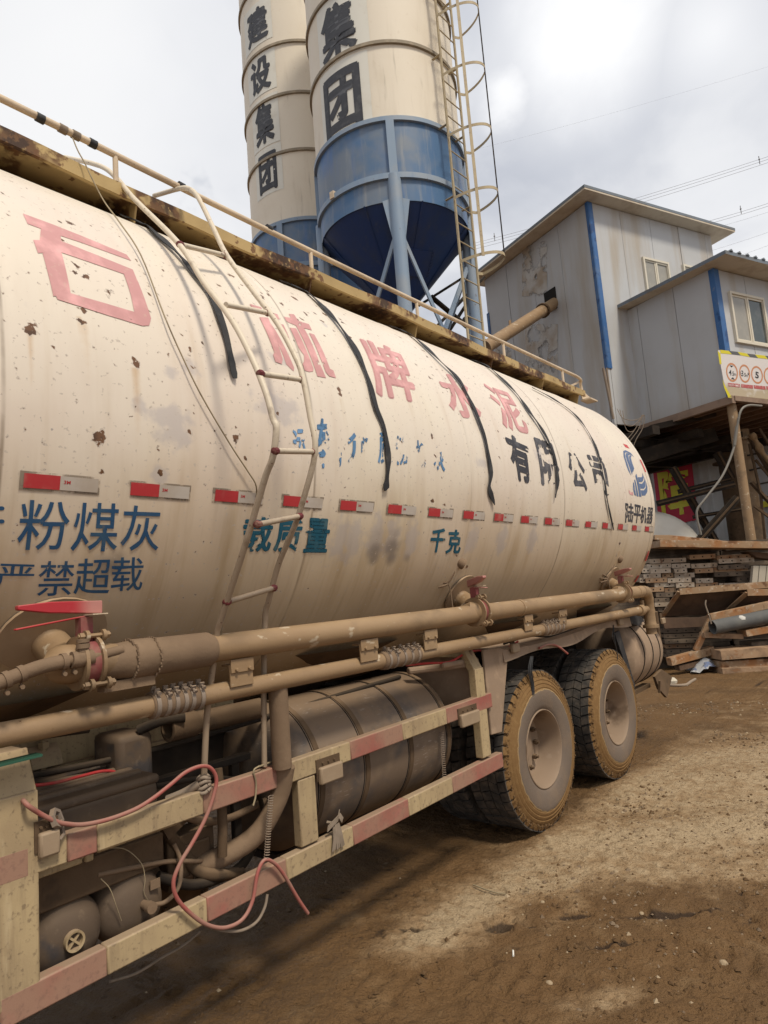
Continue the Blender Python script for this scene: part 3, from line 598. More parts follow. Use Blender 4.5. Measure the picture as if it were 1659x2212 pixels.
# ------------------------------------------------------------------ walkway, brackets, handrail
XE, ZE = -2.80, 3.775
def build_walkway():
    mb = MB(); ys = np.arange(-1.2, 7.16, .12); vs = []; rg = random.Random(3)
    prof = [(-3.34, ZE - .02), (XE - .01, ZE - .02), (XE - .01, ZE - .052), (XE + .012, ZE - .052), (XE + .012, ZE + .014), (-3.34, ZE + .014)]
    for y in ys:
        w = .006 * math.sin(y * 2.1) + .004 * math.sin(y * 7.3)
        for (x, z) in prof: vs.append((x + w * .4, y, z + (w if x > -3 else 0)))
    n = len(prof); mb.add(vs, [(i * n + j, i * n + (j + 1) % n, (i + 1) * n + (j + 1) % n, (i + 1) * n + j) for i in range(len(ys) - 1) for j in range(n)] + [tuple(range(n)), tuple((len(ys) - 1) * n + j for j in range(n - 1, -1, -1))])
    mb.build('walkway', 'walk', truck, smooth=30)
    for y in (-.45, 1.66, 2.86, 3.98, 5.1, 6.1, 6.95):
        g = MB(); z0 = ZE - .021
        g.prism([(XE - .006, y, z0), (-3.25, y, z0), (-3.25, y, 3.62), (-2.90, y, 3.58), (-2.855, y, 3.60)], (0, .010, 0)); g.box((XE - .17, y - .02, z0 - .014), (-3.1, y + .03, z0 - .001))
        g.build('bracket', 'walk', truck)
    rail = MB(); rail.tube(cat_rom([(-2.8, -1.0, 3.94), (-2.8, 1.0, 3.935), (-2.8, 2.4, 3.915), (-2.8, 4.5, 3.915), (-2.8, 6.4, 3.93), (-2.8, 6.98, 3.93), (-2.83, 7.08, 3.88), (-2.83, 7.1, 3.78)], 6), .0165, 12); rail.build('handrail', 'cream', truck)
    for y in (.2, 1.55, 2.86, 3.98, 5.3, 6.55):
        p = MB(); p.tube([(-2.8, y, ZE + .01), (-2.8, y, 3.92)], .013, 10); p.build('handrail_post', 'cream', truck)
    for y in (1.18, 1.28, 1.34, 1.42, 1.9, 2.5): w = MB(); w.tube([(-2.8, y, 3.931), (-2.8, y + .035, 3.929)], .0205, 12); w.build('wrapping', 'rubber' if y not in (1.28, 1.34) else 'rag', truck)   # tape lashed round the rail
    e = MB()   # end stay and plate
    e.bar((-2.83, 6.75, 3.79), (-2.83, 7.08, 3.92), .02, .02); e.box((-2.86, 7.10, 3.70), (-2.74, 7.30, 3.715)); e.prism([(-2.84, 7.08, 3.72), (-2.84, 7.32, 3.72), (-2.84, 7.32, 3.78), (-2.84, 7.08, 3.83)], (.008, 0, 0)); e.build('end_stay', 'cream', truck)
build_walkway()

# ------------------------------------------------------------------ ladder
LAD = [(140, 340), (215, 358), (252, 385), (290, 430), (385, 525), (440, 610), (500, 690), (545, 775), (575, 850), (590, 905), (597, 925), (590, 985), (575, 1025), (557, 1085), (535, 1160), (500, 1270), (480, 1330), (467, 1375), (460, 1440), (447, 1545), (440, 1690)]
RAD = [(333, 423), (390, 407), (412, 410), (430, 430), (462, 495), (492, 555), (555, 640), (600, 700), (640, 775), (655, 820), (670, 900), (681, 975), (655, 1080), (635, 1140), (605, 1210), (590, 1260), (580, 1300), (573, 1330), (570, 1450), (570, 1560), (571, 1655)]
lad = MB(); YL = PX(440, 1690, -2.33)[1]; YR = PX(571, 1655, -2.33)[1]
LP = cat_rom([P(x, y, 1, YL) for x, y in LAD], 4); RP = cat_rom([P(x, y, 1, YR) for x, y in RAD], 4)
lad.tube(LP, .0125, 10); lad.tube(RP, .0125, 10)
ladder = lad.build('ladder', 'ladder', truck, smooth=60)
for (a, b) in (((388, 528), (487, 552)), ((488, 658), (578, 676)), ((562, 807), (651, 820)), ((594, 974), (678, 976)), ((556, 1133), (648, 1115)), ((489, 1301), (592, 1270))):
    p0 = P(a[0], a[1], 1, YL); p1 = P(b[0], b[1], 1, YR); g = MB(); g.tube([p0, p1], .0115, 10); g.build('rung', 'ladder', ladder, smooth=60)
    for p, o_ in ((p0, (p1 - p0)), (p1, (p0 - p1))):
        if random.random() < .6: wr = MB(); wr.lathe(p, nz(o_), [(.001, -.014), (.013, -.010), (.0165, .0), (.014, .012), (.0115, .02)], 9); wr.build('weld', 'weld_red', ladder)
# ------------------------------------------------------------------ pipes along the side
XP, ZP, RP_ = -2.22, 1.545, .054
mp = MB()
mp.tube([(XP, 1.45, ZP), (XP, 4.02, ZP), (XP, 4.021, ZP), (XP, 4.05, ZP), (XP, 4.051, ZP), (XP, 6.28, ZP), (XP, 6.281, ZP), (XP, 6.31, ZP), (XP, 6.311, ZP), (XP, 6.44, ZP)], [RP_, RP_, RP_ + .004, RP_ + .004, RP_, RP_, RP_ + .004, RP_ + .004, RP_ + .001, RP_ + .001], 28)
mp.tube(cat_rom([(XP, 6.43, ZP), (XP, 6.55, ZP - .01), (XP - .02, 6.64, ZP - .08), (XP - .03, 6.67, ZP - .2), (XP - .03, 6.67, ZP - .33)], 5), [.054 + .004 * (i % 5 == 0) for i in range(21)], 20)
mp.tube([(XP - .03, 6.67, ZP - .33), (XP - .03, 6.67, ZP - .36)], .075, 20); mp.tube([(XP - .03, 6.67, ZP - .36), (XP - .03, 6.67, ZP - .42)], .05, 16)
mainp = mp.build('discharge_pipe', 'pipe', truck, smooth=50)
yr = [Yx(q, XP, ZP) for q in (215, 250, 276, 324, 446, 456)]
g = MB(); g.tube([(XP, yr[0], ZP), (XP, yr[1], ZP), (XP, yr[2], ZP), (XP, yr[2] + .003, ZP), (XP, yr[3], ZP), (XP, yr[3] + .003, ZP), (XP, yr[4], ZP), (XP, yr[5], ZP)], [.057, .062, .066, .070, .070, .067, .066, .056], 28)
for k in range(40):    # weld beads
    a = k / 40 * 2 * PI
    for y in (yr[2] + .002, yr[3] + .002): g.obox((XP + .070 * math.cos(a), y + random.uniform(-.004, .004), ZP + .070 * math.sin(a)), np.eye(3), (.0042, .003, .004))
g.box((XP - .02, yr[0], ZP - .095), (XP + .03, yr[3], ZP - .062)); g.build('reducer', 'pipe_grey', mainp, smooth=50)

def valve(yv, base, big, name='butterfly_valve'):
    """pad on the tank, spigot, red valve body between two flanges, notched plate and lever"""
    y_t, t0 = on_tank(*base); b = MB()
    pad = MB(); pw, ph = (.19, .155) if big else (.15, .14); vs = []
    for j in range(28):
        a = 2 * PI * j / 28
        for rr in (RT + .004, RT + .016): vs.append(tk(y_t + .015 + pw * math.cos(a), t0 + .02 + ph * math.sin(a) / RT, rr))
    vs += [tk(y_t, t0, RT + .016)]
    pad.add(vs, [(2 * j, (2 * j + 2) % 56, (2 * j + 3) % 56, 2 * j + 1) for j in range(28)] + [(2 * j + 1, (2 * j + 3) % 56, 56) for j in range(28)]); pad.build('pad', 'pad', tank, smooth=40)
    p = cat_rom([tk(y_t, t0, RT - .02), tk(y_t + .015, t0, RT + .06), (np.array(tk(y_t + .06, t0, RT + .14)) + np.array((XP, yv - .06, ZP + .01))) / 2, (XP - .012, yv - .045, ZP + .014), (XP, yv, ZP + .01)], 5)
    b.tube(p, .062, 22); b.tube([(XP, yv + .055, ZP + .008), (XP, yv + .1, ZP + .005), (XP, yv + .2, ZP)], [.064, .060, .052], 22)
    for dy in (-.012, .045): b.tube([(XP, yv + dy, ZP + .01), (XP, yv + dy + .012, ZP + .01)], .088, 26)
    for a in (70, 190, 310):
        c = np.array((XP + .092 * math.cos(math.radians(a)), yv + .02, ZP + .01 + .092 * math.sin(math.radians(a))))
        for dy in (-.012, .045): b.tube([c + (0, dy, 0), c + (0, dy + .012, 0)], .02, 10)
        b.tube([c - (0, .035, 0), c + (0, .075, 0)], .008, 8); b.tube([c + (0, .057, 0), c + (0, .07, 0)], .014, 6); b.tube([c - (0, .03, 0), c - (0, .016, 0)], .014, 6)
    o = b.build(name, 'pipe', truck, smooth=45)
    vb = MB(); vb.tube([(XP, yv, ZP + .01), (XP, yv + .045, ZP + .01)], .074, 26); vb.box((XP - .02, yv + .002, ZP + .07), (XP + .02, yv + .043, ZP + .16)); vb.build('valve_body', 'valve_body', o, smooth=45)
    zt = ZP + .165; pl = MB(); pts = [(XP, yv + .02, zt)]
    for k in range(25):
        a = math.radians(-20 + 110 * k / 24); rr = .075 + (.004 if k % 2 else 0); pts.append((XP + rr * math.sin(a) * .9, yv + .02 + rr * math.cos(a), zt))
    pl.prism(pts, (0, 0, .004)); pl.build('notch_plate', 'cream', o)
    h = MB()
    d = np.array((0, -1, 0.02)) if big else np.array((.85, -.5, .12))
    d = nz(d); s_ = nz(np.cross(d, (0, 0, 1))); c = np.array((XP, yv + .02, zt + .03)); u = np.cross(s_, d)
    L = .21 if big else .15
    h.add([c - d * .06 + s_ * a * .016 + u * e for a in (-1, 1) for e in (-.026, .018)] + [c + d * L * .55 + s_ * a * .016 + u * e for a in (-1, 1) for e in (-.016, .020)] + [c + d * L + s_ * a * .012 + u * e for a in (-1, 1) for e in (-.002, .012)],
          [(0, 1, 3, 2), (0, 4, 5, 1), (2, 3, 7, 6), (0, 2, 6, 4), (1, 5, 7, 3), (4, 8, 9, 5), (6, 7, 11, 10), (4, 6, 10, 8), (5, 9, 11, 7), (8, 10, 11, 9)])
    h.bar(c - u * .03 - d * .02, c + d * L * 1.02 - u * .062, .022, .006, up=u); h.build('lever', 'valve_red', o, bevel=.003)
    return o
Yv1 = PX(168, 1390, XP)[1]; Yv2 = PX(1022, 1291, XP)[1]; Yv3 = PX(1340, 1262, XP)[1]
valve(Yv1, (100, 1384), True); valve(Yv2, (988, 1290), False); valve(Yv3, (1312, 1258), False)
for (cx, cy, sx, sy, ex, ey) in ((992, 1214, 967, 1258, 978, 1312), (1335, 1206, 1312, 1250, 1322, 1300)):   # cup shaped sight glass on a bent stem with cable
    Xg = -2.33; c = PX(cx, cy, Xg); s_ = PX(sx, sy, Xg - .06); e = PX(ex, ey, Xg - .05); b = MB()
    d = nz(np.array((.45, .55, -.45))); b.lathe(c - d * .025, d, [(.001, 0), (.026, 0), (.033, .02), (.035, .06), (.030, .06), (.027, .012), (.001, .01)], 20)
    b.tube([c - d * .02, c - d * .045 - np.array((0, 0, .01))], .014, 10); b.tube(cat_rom([c - d * .04, (c + s_) / 2, s_], 4), .010, 8)
    b.tube(cat_rom([s_, s_ + (.005, .015, -.05), e], 5), .004, 6)
    for k, dz in ((0, .03), (1, .0), (2, -.02)): b.tube(cat_rom([s_ + (0, 0, dz * .5), s_ + (0, -.05, dz), s_ + (-.03, -.10, dz + .03 - .02 * k)], 4), .007, 8)
    b.build('sight_glass', 'pipe_grey', truck, smooth=50)

XQ, ZQ, RQ = -2.25, 1.37, .038
lp = MB(); lp.tube([(XQ, -.4, ZQ), (XQ, 6.42, ZQ)], RQ, 24)
lp.tube([(XQ, 6.38, ZQ), (XQ, 6.40, ZQ), (XQ, 6.46, ZQ), (XQ, 6.461, ZQ), (XQ, 6.60, ZQ)], [.05, .053, .053, .034, .034], 20); lp.tube([(XQ, 6.5, ZQ), (XQ, 6.5, ZQ + .09)], .02, 12)
airp = lp.build('air_pipe', 'pipe', truck, smooth=50)
tag(airp, 'thinner lower pipe with hose couplings')
def coupling(y0, y1, n, seed):
    rg = random.Random(seed); b = MB(); b.tube([(XQ, y0, ZQ), (XQ, y0 + .004, ZQ), (XQ, y1 - .004, ZQ), (XQ, y1, ZQ)], [RQ + .004, RQ + .008, RQ + .008, RQ + .004], 24)
    o = b.build('hose_coupling', 'pipe_grey', airp, smooth=50); c = MB()
    for k in range(n):
        y = y0 + (y1 - y0) * (k + .5) / n + rg.uniform(-.004, .004); c.tube([(XQ, y - .008, ZQ), (XQ, y + .008, ZQ)], RQ + .0115, 24)
        a = math.radians(rg.uniform(55, 75)); d = np.array((math.cos(a), 0, math.sin(a))); t = np.array((-d[2], 0, d[0])); q = np.array((XQ, y, ZQ)) + d * (RQ + .018)
        c.obox(q - t * .012, (t, (0, 1, 0), d), (.003, .009, .012)); c.obox(q + t * .012, (t, (0, 1, 0), d), (.003, .009, .012))
        c.tube([q - t * .03, q + t * .026], .0042, 8); c.tube([q - t * .034, q - t * .026], .008, 6); c.tube([q + t * .016, q + t * .022], .0075, 6)
    c.build('hose_clamp', 'steel', o, smooth=45)
def YQ(x): return Yx(x, XQ, ZQ)
coupling(YQ(322), YQ(432), 6, 1); coupling(YQ(822), YQ(900), 5, 2); coupling(YQ(1168), YQ(1210), 5, 3)
for x0, x1 in ((502, 551), (783, 820), (921, 948), (1137, 1154), (1211, 1227)):      # clip plates that tie the two pipes together
    y0, y1 = Yx(x0, -2.19, 1.45), Yx(x1, -2.19, 1.45); b = MB()
    b.box((-2.212, y0, 1.385), (-2.204, y1, 1.475)); b.box((-2.2035, y0, 1.44), (-2.196, y1, 1.492)); b.box((-2.26, y0, 1.466), (-2.212, y1, 1.474))
    for yy in (y0 + (y1 - y0) * .22, y0 + (y1 - y0) * .78): b.tube([(-2.21, yy, 1.452), (-2.186, yy, 1.452)], .008, 6)
    b.build('clip_plate', 'pipe', truck, bevel=.002)
# small branch with brass valve in front
b = MB(); pts = [PX(-40, 1490, -2.16), PX(30, 1462, -2.16), PX(90, 1440, -2.16), PX(150, 1427, -2.16), PX(180, 1424, -2.16), PX(230, 1412, -2.17), PX(262, 1404, -2.18)]
cp = cat_rom(pts, 4); b.tube(cp, [.0225 if i < 12 else .0165 for i in range(len(cp))], 16); q = pts[4]; b.tube([q - (0, .035, 0.002), q + (0, .03, .004)], .026, 8); b.tube([q, q + (0, 0, .045)], .016, 12); b.tube([q + (0, 0, .035), q + (0, 0, .05)], .021, 12); b.tube([q + (0, 0, .053), q + (0, 0, .064)], .0195, 12)
for f in (.14, .2, .47, .53):
    i = int(f * len(cp)); d = nz(cp[i + 1] - cp[i]); b.tube([cp[i] - d * .008, cp[i] + d * .008], .0265, 16); b.tube([cp[i] - (0, 0, .024), cp[i] - (0, 0, .045)], .0045, 6); b.tube([cp[i] - (.004, 0, .038), cp[i] - (-.012, 0, .038)], .007, 8)
b.build('branch_pipe', 'pipe_grey', truck, smooth=45)
b = MB(); b.tube([(-2.27, Yx(604, -2.27, 1.2), 1.36), (-2.29, Yx(604, -2.29, 1.2), 1.0)], .042, 20); b.tube(cat_rom([(-2.3, 1.98, 1.0), (-2.34, 1.96, .86), (-2.40, 1.86, .72), (-2.5, 1.66, .66), (-2.62, 1.5, .66)], 5), .042, 18); b.build('drop_pipe', 'pipe_grey', truck, smooth=50)

# ------------------------------------------------------------------ side guard
def rail(zf, bounds, cols, name, h=.095, tilt=0.):
    ys = [-.5] + [Yx(x, -2.31, zf(2)) for x in bounds]; b = MB()
    for k in range(len(ys) - 1):
        b.bar((-2.335, ys[k] + .0005, zf(ys[k])), (-2.335, ys[k + 1], zf(ys[k + 1])), .05, h, mi=cols[k])
    return b.build(name, ['rail_cream', 'rail_red'], truck, bevel=.006)
up = rail(lambda y: .960 + .0155 * max(0, y - 2), [64, 146, 211, 440, 618, 758, 871, 966, 1064], [1, 0, 1, 0, 1, 0, 1, 0, 1], 'guard_rail', .090)
lo = rail(lambda y: .556 + .016 * (y - .84), [0, 232, 448, 620, 764, 884, 979, 1088], [0, 1, 0, 1, 0, 1, 0, 1], 'guard_rail', .092)
for nm, px, zlo, arm in (('guard_post', 30, .52, True), ('guard_post', 667, .6, False), ('guard_post', 1042, .62, True)):
    y = Yx(px, -2.31, 1.0 if arm else .8); b = MB(); w = .15 if px == 30 else .098 if px == 1042 else .105; x0 = -2.336
    if arm:
        zt = 1.17 if px == 30 else 1.2
        b.bar((x0 - .002, y, zlo + .04), (x0 - .002, y, zt), .055, w, up=(0, 1, 0)); b.bar((x0 - .003, y + .0005, zt - .015), (x0 - .075, y + .0005, zt + .115), .05, w - .002, up=(0, 1, 0)); b.bar((x0 - .07, y, zt + .095), (-3.1, y, zt + .10), .05, w - .004, up=(0, 1, 0))
    else: b.bar((x0 - .002, y, .63), (x0 - .002, y, .915), .05, w, up=(0, 1, 0))
    b.build(nm, 'rail_cream', truck, bevel=.006)
for (x0, x1, ya, yb, zz) in ((78, 128, 1795, 1850, None), (688, 738, 1652, 1688, None), (994, 1034, 1535, 1570, None)):
    c = PX((x0 + x1) / 2, (ya + yb) / 2, -2.295); y0, y1 = Yx(x0, -2.295, c[2]), Yx(x1, -2.295, c[2]); hz = .038; b = MB(); b.box((-2.309, y0 + .008, c[2] - hz), (-2.282, y1, c[2] + hz)); b.build('marker_lamp', 'lamp', truck, bevel=.008)
    b = MB(); b.box((-2.3095, y0, c[2] + hz - .06), (-2.3045, y1 + .002, c[2] + hz + .035))
    for q in range(3): b.tube([(-2.306, y0 + (y1 - y0) * (.25 + .25 * q), c[2] + hz + .015), (-2.296, y0 + (y1 - y0) * (.25 + .25 * q), c[2] + hz + .015)], .005, 6)
    b.build('lamp_bracket', 'grime', truck)

# ------------------------------------------------------------------ long scuffed drum with straps
XD, ZD, RD = -2.74, .85, .355
Yd0, Yd1 = 2.15, 3.42
b = MB(); b.lathe((XD, 0, ZD), (0, 1, 0), [(.001, Yd0 - .05), (.15, Yd0 - .045), (.28, Yd0 - .02), (.335, Yd0 + .02), (RD, Yd0 + .07), (RD, 2.6), (RD + .002, 2.61), (RD, 2.62), (RD, 3.0), (RD, Yd1 - .07), (.33, Yd1 - .02), (.26, Yd1 + .03), (.13, Yd1 + .06), (.001, Yd1 + .07)], 72)
drum = b.build('fuel_drum', 'drum', truck, smooth=50)
for y in [PX(a_, b_, -2.395)[1] for a_, b_ in ((683, 1616), (782, 1584), (877, 1553), (958, 1525))]:
    b = MB(); b.lathe((XD, y, ZD), (0, 1, 0), [(RD + .001, 0), (RD + .0045, .001), (RD + .0045, .033), (RD + .001, .034)], 64); b.build('strap', 'grime', drum, smooth=40)
    b = MB(); b.lathe((XD, y - .012, ZD), (0, 1, 0), [(RD + .0005, 0), (RD + .003, .001), (RD + .003, .004), (RD + .0005, .005)], 64); b.build('gap_line', 'black', drum, smooth=40)
b = MB(); b.box((-3.05, 2.2, .455), (-2.66, 3.45, .49)); b.box((-3.0, 2.3, .47), (-2.9, 2.36, 1.1)); b.box((-3.0, 3.0, .47), (-2.9, 3.06, 1.1)); b.build('drum_cradle', 'dark', truck, bevel=.004)
b = MB(); oc = PX(362, 1575, -2.62); b.tube([oc + (0, .5, 0), oc + (0, .12, 0)], .048, 20); b.lathe(oc + (0, .14, 0), (0, -1, 0), [(.050, 0), (.055, .01), (.055, .14), (.042, .142), (.040, .02), (.001, .018)], 24, mis=[0, 0, 0, 0, 1]); b.build('open_hose_end', ['grime', 'black'], truck, smooth=50)

# ------------------------------------------------------------------ battery box, beam, two air cylinders, gearbox clutter
b = MB(); zt = 1.075; x0 = -2.47
b.box((-2.98, .45, .90), (x0, 1.47, zt - .03)); b.box((-2.985, .44, zt - .035), (x0 + .006, 1.478, zt))
for k in range(7): b.bar((-2.93 + .062 * k, .47, zt + .002), (-2.93 + .062 * k, 1.45, zt + .002), .036, .03)
b.build('battery_box', 'box', truck, bevel=.02, segs=3)
b = MB(); b.box((-2.47, .5, .905), (-2.395, 1.13, .93)); b.box((-2.40, .5, .87), (-2.388, 1.13, .93)); b.box((-2.47, 1.18, .91), (-2.395, 1.5, .935)); b.box((-2.40, 1.18, .885), (-2.388, 1.5, .935)); b.box((-2.40, 1.135, .87), (-2.38, 1.165, .95)); b.build('battery_tray', 'rail_cream', truck, bevel=.006)
b = MB(); b.box((-2.95, .4, .74), (-2.44, 1.46, .868)); b.box((-2.44, .4, .745), (-2.425, 1.46, .865)); b.build('cross_beam', 'grime', truck, bevel=.008)
for (px, py, r) in ((148, 2025, .132), (290, 1960, .132)):
    c = PX(px, py, -2.44); b = MB(); b.lathe((c[0], c[1], c[2]), (1, 0, 0), [(r, -.75), (r, -.06), (r * .97, -.03), (r * .85, .0), (r * .6, .022), (r * .3, .032), (.001, .034)], 44); o = b.build('air_cylinder', 'box', truck, smooth=60)
    b = MB()
    if px == 148:
        q = c + (.016, .0, .0); b.lathe(q, (1, 0, 0), [(.001, .014), (.026, .014), (.026, .034), (.033, .036), (.033, .0)], 24)
        b.bar(q + (.018, -.022, -.022), q + (.018, .022, .022), .007, .02, up=(1, 0, 0)); b.bar(q + (.0185, -.022, .022), q + (.0185, .022, -.022), .007, .02, up=(1, 0, 0)); b.build('plug', 'rail_cream', o)
    else:
        q = c + (.016, .02, .01); b.lathe(q, (1, 0, 0), [(.03, -.02), (.03, .01), (.016, .012), (.016, .05), (.02, .05), (.02, .075), (.001, .076)], 20); b.tube(cat_rom([q + (.05, .01, 0), q + (.07, .06, 0), q + (.06, .12, .03), q + (.03, .15, .10), q + (.02, .13, .17)], 5), .008, 10); b.obox(q + (.02, .045, .055), np.eye(3), (.003, .02, .016)); b.build('drain_tap', 'pipe_grey', o, smooth=45)
b = MB(); c = PX(392, 1895, -2.62); b.lathe(c, (1, 0, 0), [(.16, -.3), (.16, 0), (.12, .02), (.001, .025)], 36)
for k in range(8): b.tube([c + (-.02, .13 * math.cos(k * PI / 4), .13 * math.sin(k * PI / 4)), c + (.03, .13 * math.cos(k * PI / 4), .13 * math.sin(k * PI / 4))], .014, 6)
b.build('hub_drum', 'grime', truck, smooth=45)
b = MB(); b.tube(cat_rom([PX(325, 1760, -2.5), PX(360, 1795, -2.5), PX(400, 1850, -2.5), PX(430, 1882, -2.46), PX(470, 1890, -2.44), PX(520, 1885, -2.5)], 5), .024, 14)
b.tube(cat_rom([PX(400, 1760, -2.6), PX(440, 1800, -2.6), PX(455, 1840, -2.6), PX(500, 1860, -2.6)], 4), .014, 10); b.tube(cat_rom([PX(470, 1660, -2.42), PX(480, 1760, -2.4), PX(480, 1850, -2.4)], 4), .02, 10)
b.bar(PX(420, 1850, -2.5), PX(428, 1910, -2.46), .03, .012); b.bar(PX(345, 1800, -2.52), PX(425, 1720, -2.52), .09, .05); b.build('linkage', 'grime', truck, smooth=45)
b = MB(); b.box((-2.86, 1.40, 1.0), (-2.64, 1.56, 1.215)); b.build('filter_box', 'box', truck, bevel=.03, segs=3)
b = MB(); b.tube(cat_rom([(-2.72, 1.32, 1.26), (-2.74, 1.1, 1.27), (-2.78, .7, 1.26), (-2.8, .2, 1.25)], 5), .018, 10); b.tube(cat_rom([(-2.66, 1.50, 1.22), (-2.6, 1.58, 1.25), (-2.56, 1.66, 1.25)], 5), .022, 10); b.build('air_hose', 'dark', truck, smooth=45)
for pts_, r_, m_ in (([(-2.9, .3, 1.16), (-2.80, .9, 1.13), (-2.70, 1.45, 1.12), (-2.62, 2.0, 1.15), (-2.62, 3.2, 1.20)], .013, 'dark'), ([(-2.5, 1.5, .95), (-2.46, 1.62, .86), (-2.5, 1.8, .80), (-2.6, 2.1, .78)], .016, 'pipe_grey'), ([(-2.5, 1.48, 1.02), (-2.47, 1.7, 1.0), (-2.5, 1.95, .9), (-2.6, 2.1, .7)], .011, 'dark'), ([(-2.43, 1.2, .80), (-2.42, 1.45, .76), (-2.45, 1.62, .70), (-2.6, 1.8, .62)], .009, 'pipe_grey'), ([(-2.46, 1.45, .70), (-2.44, 1.6, .62), (-2.5, 1.85, .58), (-2.7, 2.1, .56)], .02, 'dark')):
    b = MB(); b.tube(cat_rom(pts_, 6), r_, 10); b.build('air_hose', m_, truck, smooth=45)
b = MB(); b.box((-2.62, 1.52, .60), (-2.50, 1.74, .80)); b.box((-2.50, 1.55, .64), (-2.485, 1.71, .76)); b.build('valve_block', 'grime', truck, bevel=.012)
b = MB(); b.bar((-2.56, 1.50, 1.02), (-2.56, 1.98, 1.02), .05, .03); b.bar((-2.56, 1.9, 1.03), (-2.56, 1.9, .6), .04, .03); b.build('hose_bracket', 'dark', truck, bevel=.004)
b = MB(); b.box((-3.0, -1., 1.10), (-2.94, 2.2, 1.52)); b.box((-3.0, -1., 1.09), (-2.90, 2.2, 1.105)); b.prism([(-2.94, 1.16, 1.12), (-2.86, 1.16, 1.12), (-2.88, 1.16, 1.17), (-2.92, 1.16, 1.20)], (0, .12, 0)); b.tube([(-2.9, 1.22, 1.0), (-2.9, 1.22, 1.24)], .012, 8); b.tube([(-2.9, 1.22, 1.19), (-2.9, 1.22, 1.215)], .022, 6)
b.build('tank_skirt', 'rail_cream', truck)
b = MB(); b.box((-3.02, -1.2, .80), (-2.94, 7.4, 1.07)); b.box((-4.1, -1.2, .80), (-4.02, 7.4, 1.07))
for y in (0, 1.5, 3.1, 3.75, 5.05, 6.4, 7.3): b.box((-4.02, y - .06, .82), (-3.02, y + .06, 1.0))
for y in (3.6, 5.06, 6.5): b.box((-4.2, y - .05, 1.07), (-2.84, y + .05, 1.5))
for y in (4.38, 5.74): b.tube([(-4.52, y, .545), (-2.5, y, .545)], .10, 14); b.lathe((-3.52, y, .545), (0, 1, 0), [(.001, -.24), (.2, -.2), (.26, 0), (.2, .2), (.001, .24)], 20)
for X in (-3.0, -4.05): b.tube(cat_rom([(X, 4.0, .95), (X, 4.7, .72), (X, 5.06, .70), (X, 5.4, .72), (X, 6.1, .95)], 5), .06, 8)
b.box((-3.9, -.6, .55), (-3.15, 1.5, 1.08)); b.tube([(-3.5, 1.5, .68), (-3.5, 5.5, .62)], .06, 12); b.build('chassis', 'dark', truck, bevel=.006)
b = MB()   # belly hoppers and legs of the barrel
for y in (.9, 2.85, 4.75, 6.4): b.lathe((XT, y, 0), (0, 0, 1), [(.12, .95), (.55, 1.25), (.95, 1.42)], 36)
b.build('hopper', 'grime', tank, smooth=50)

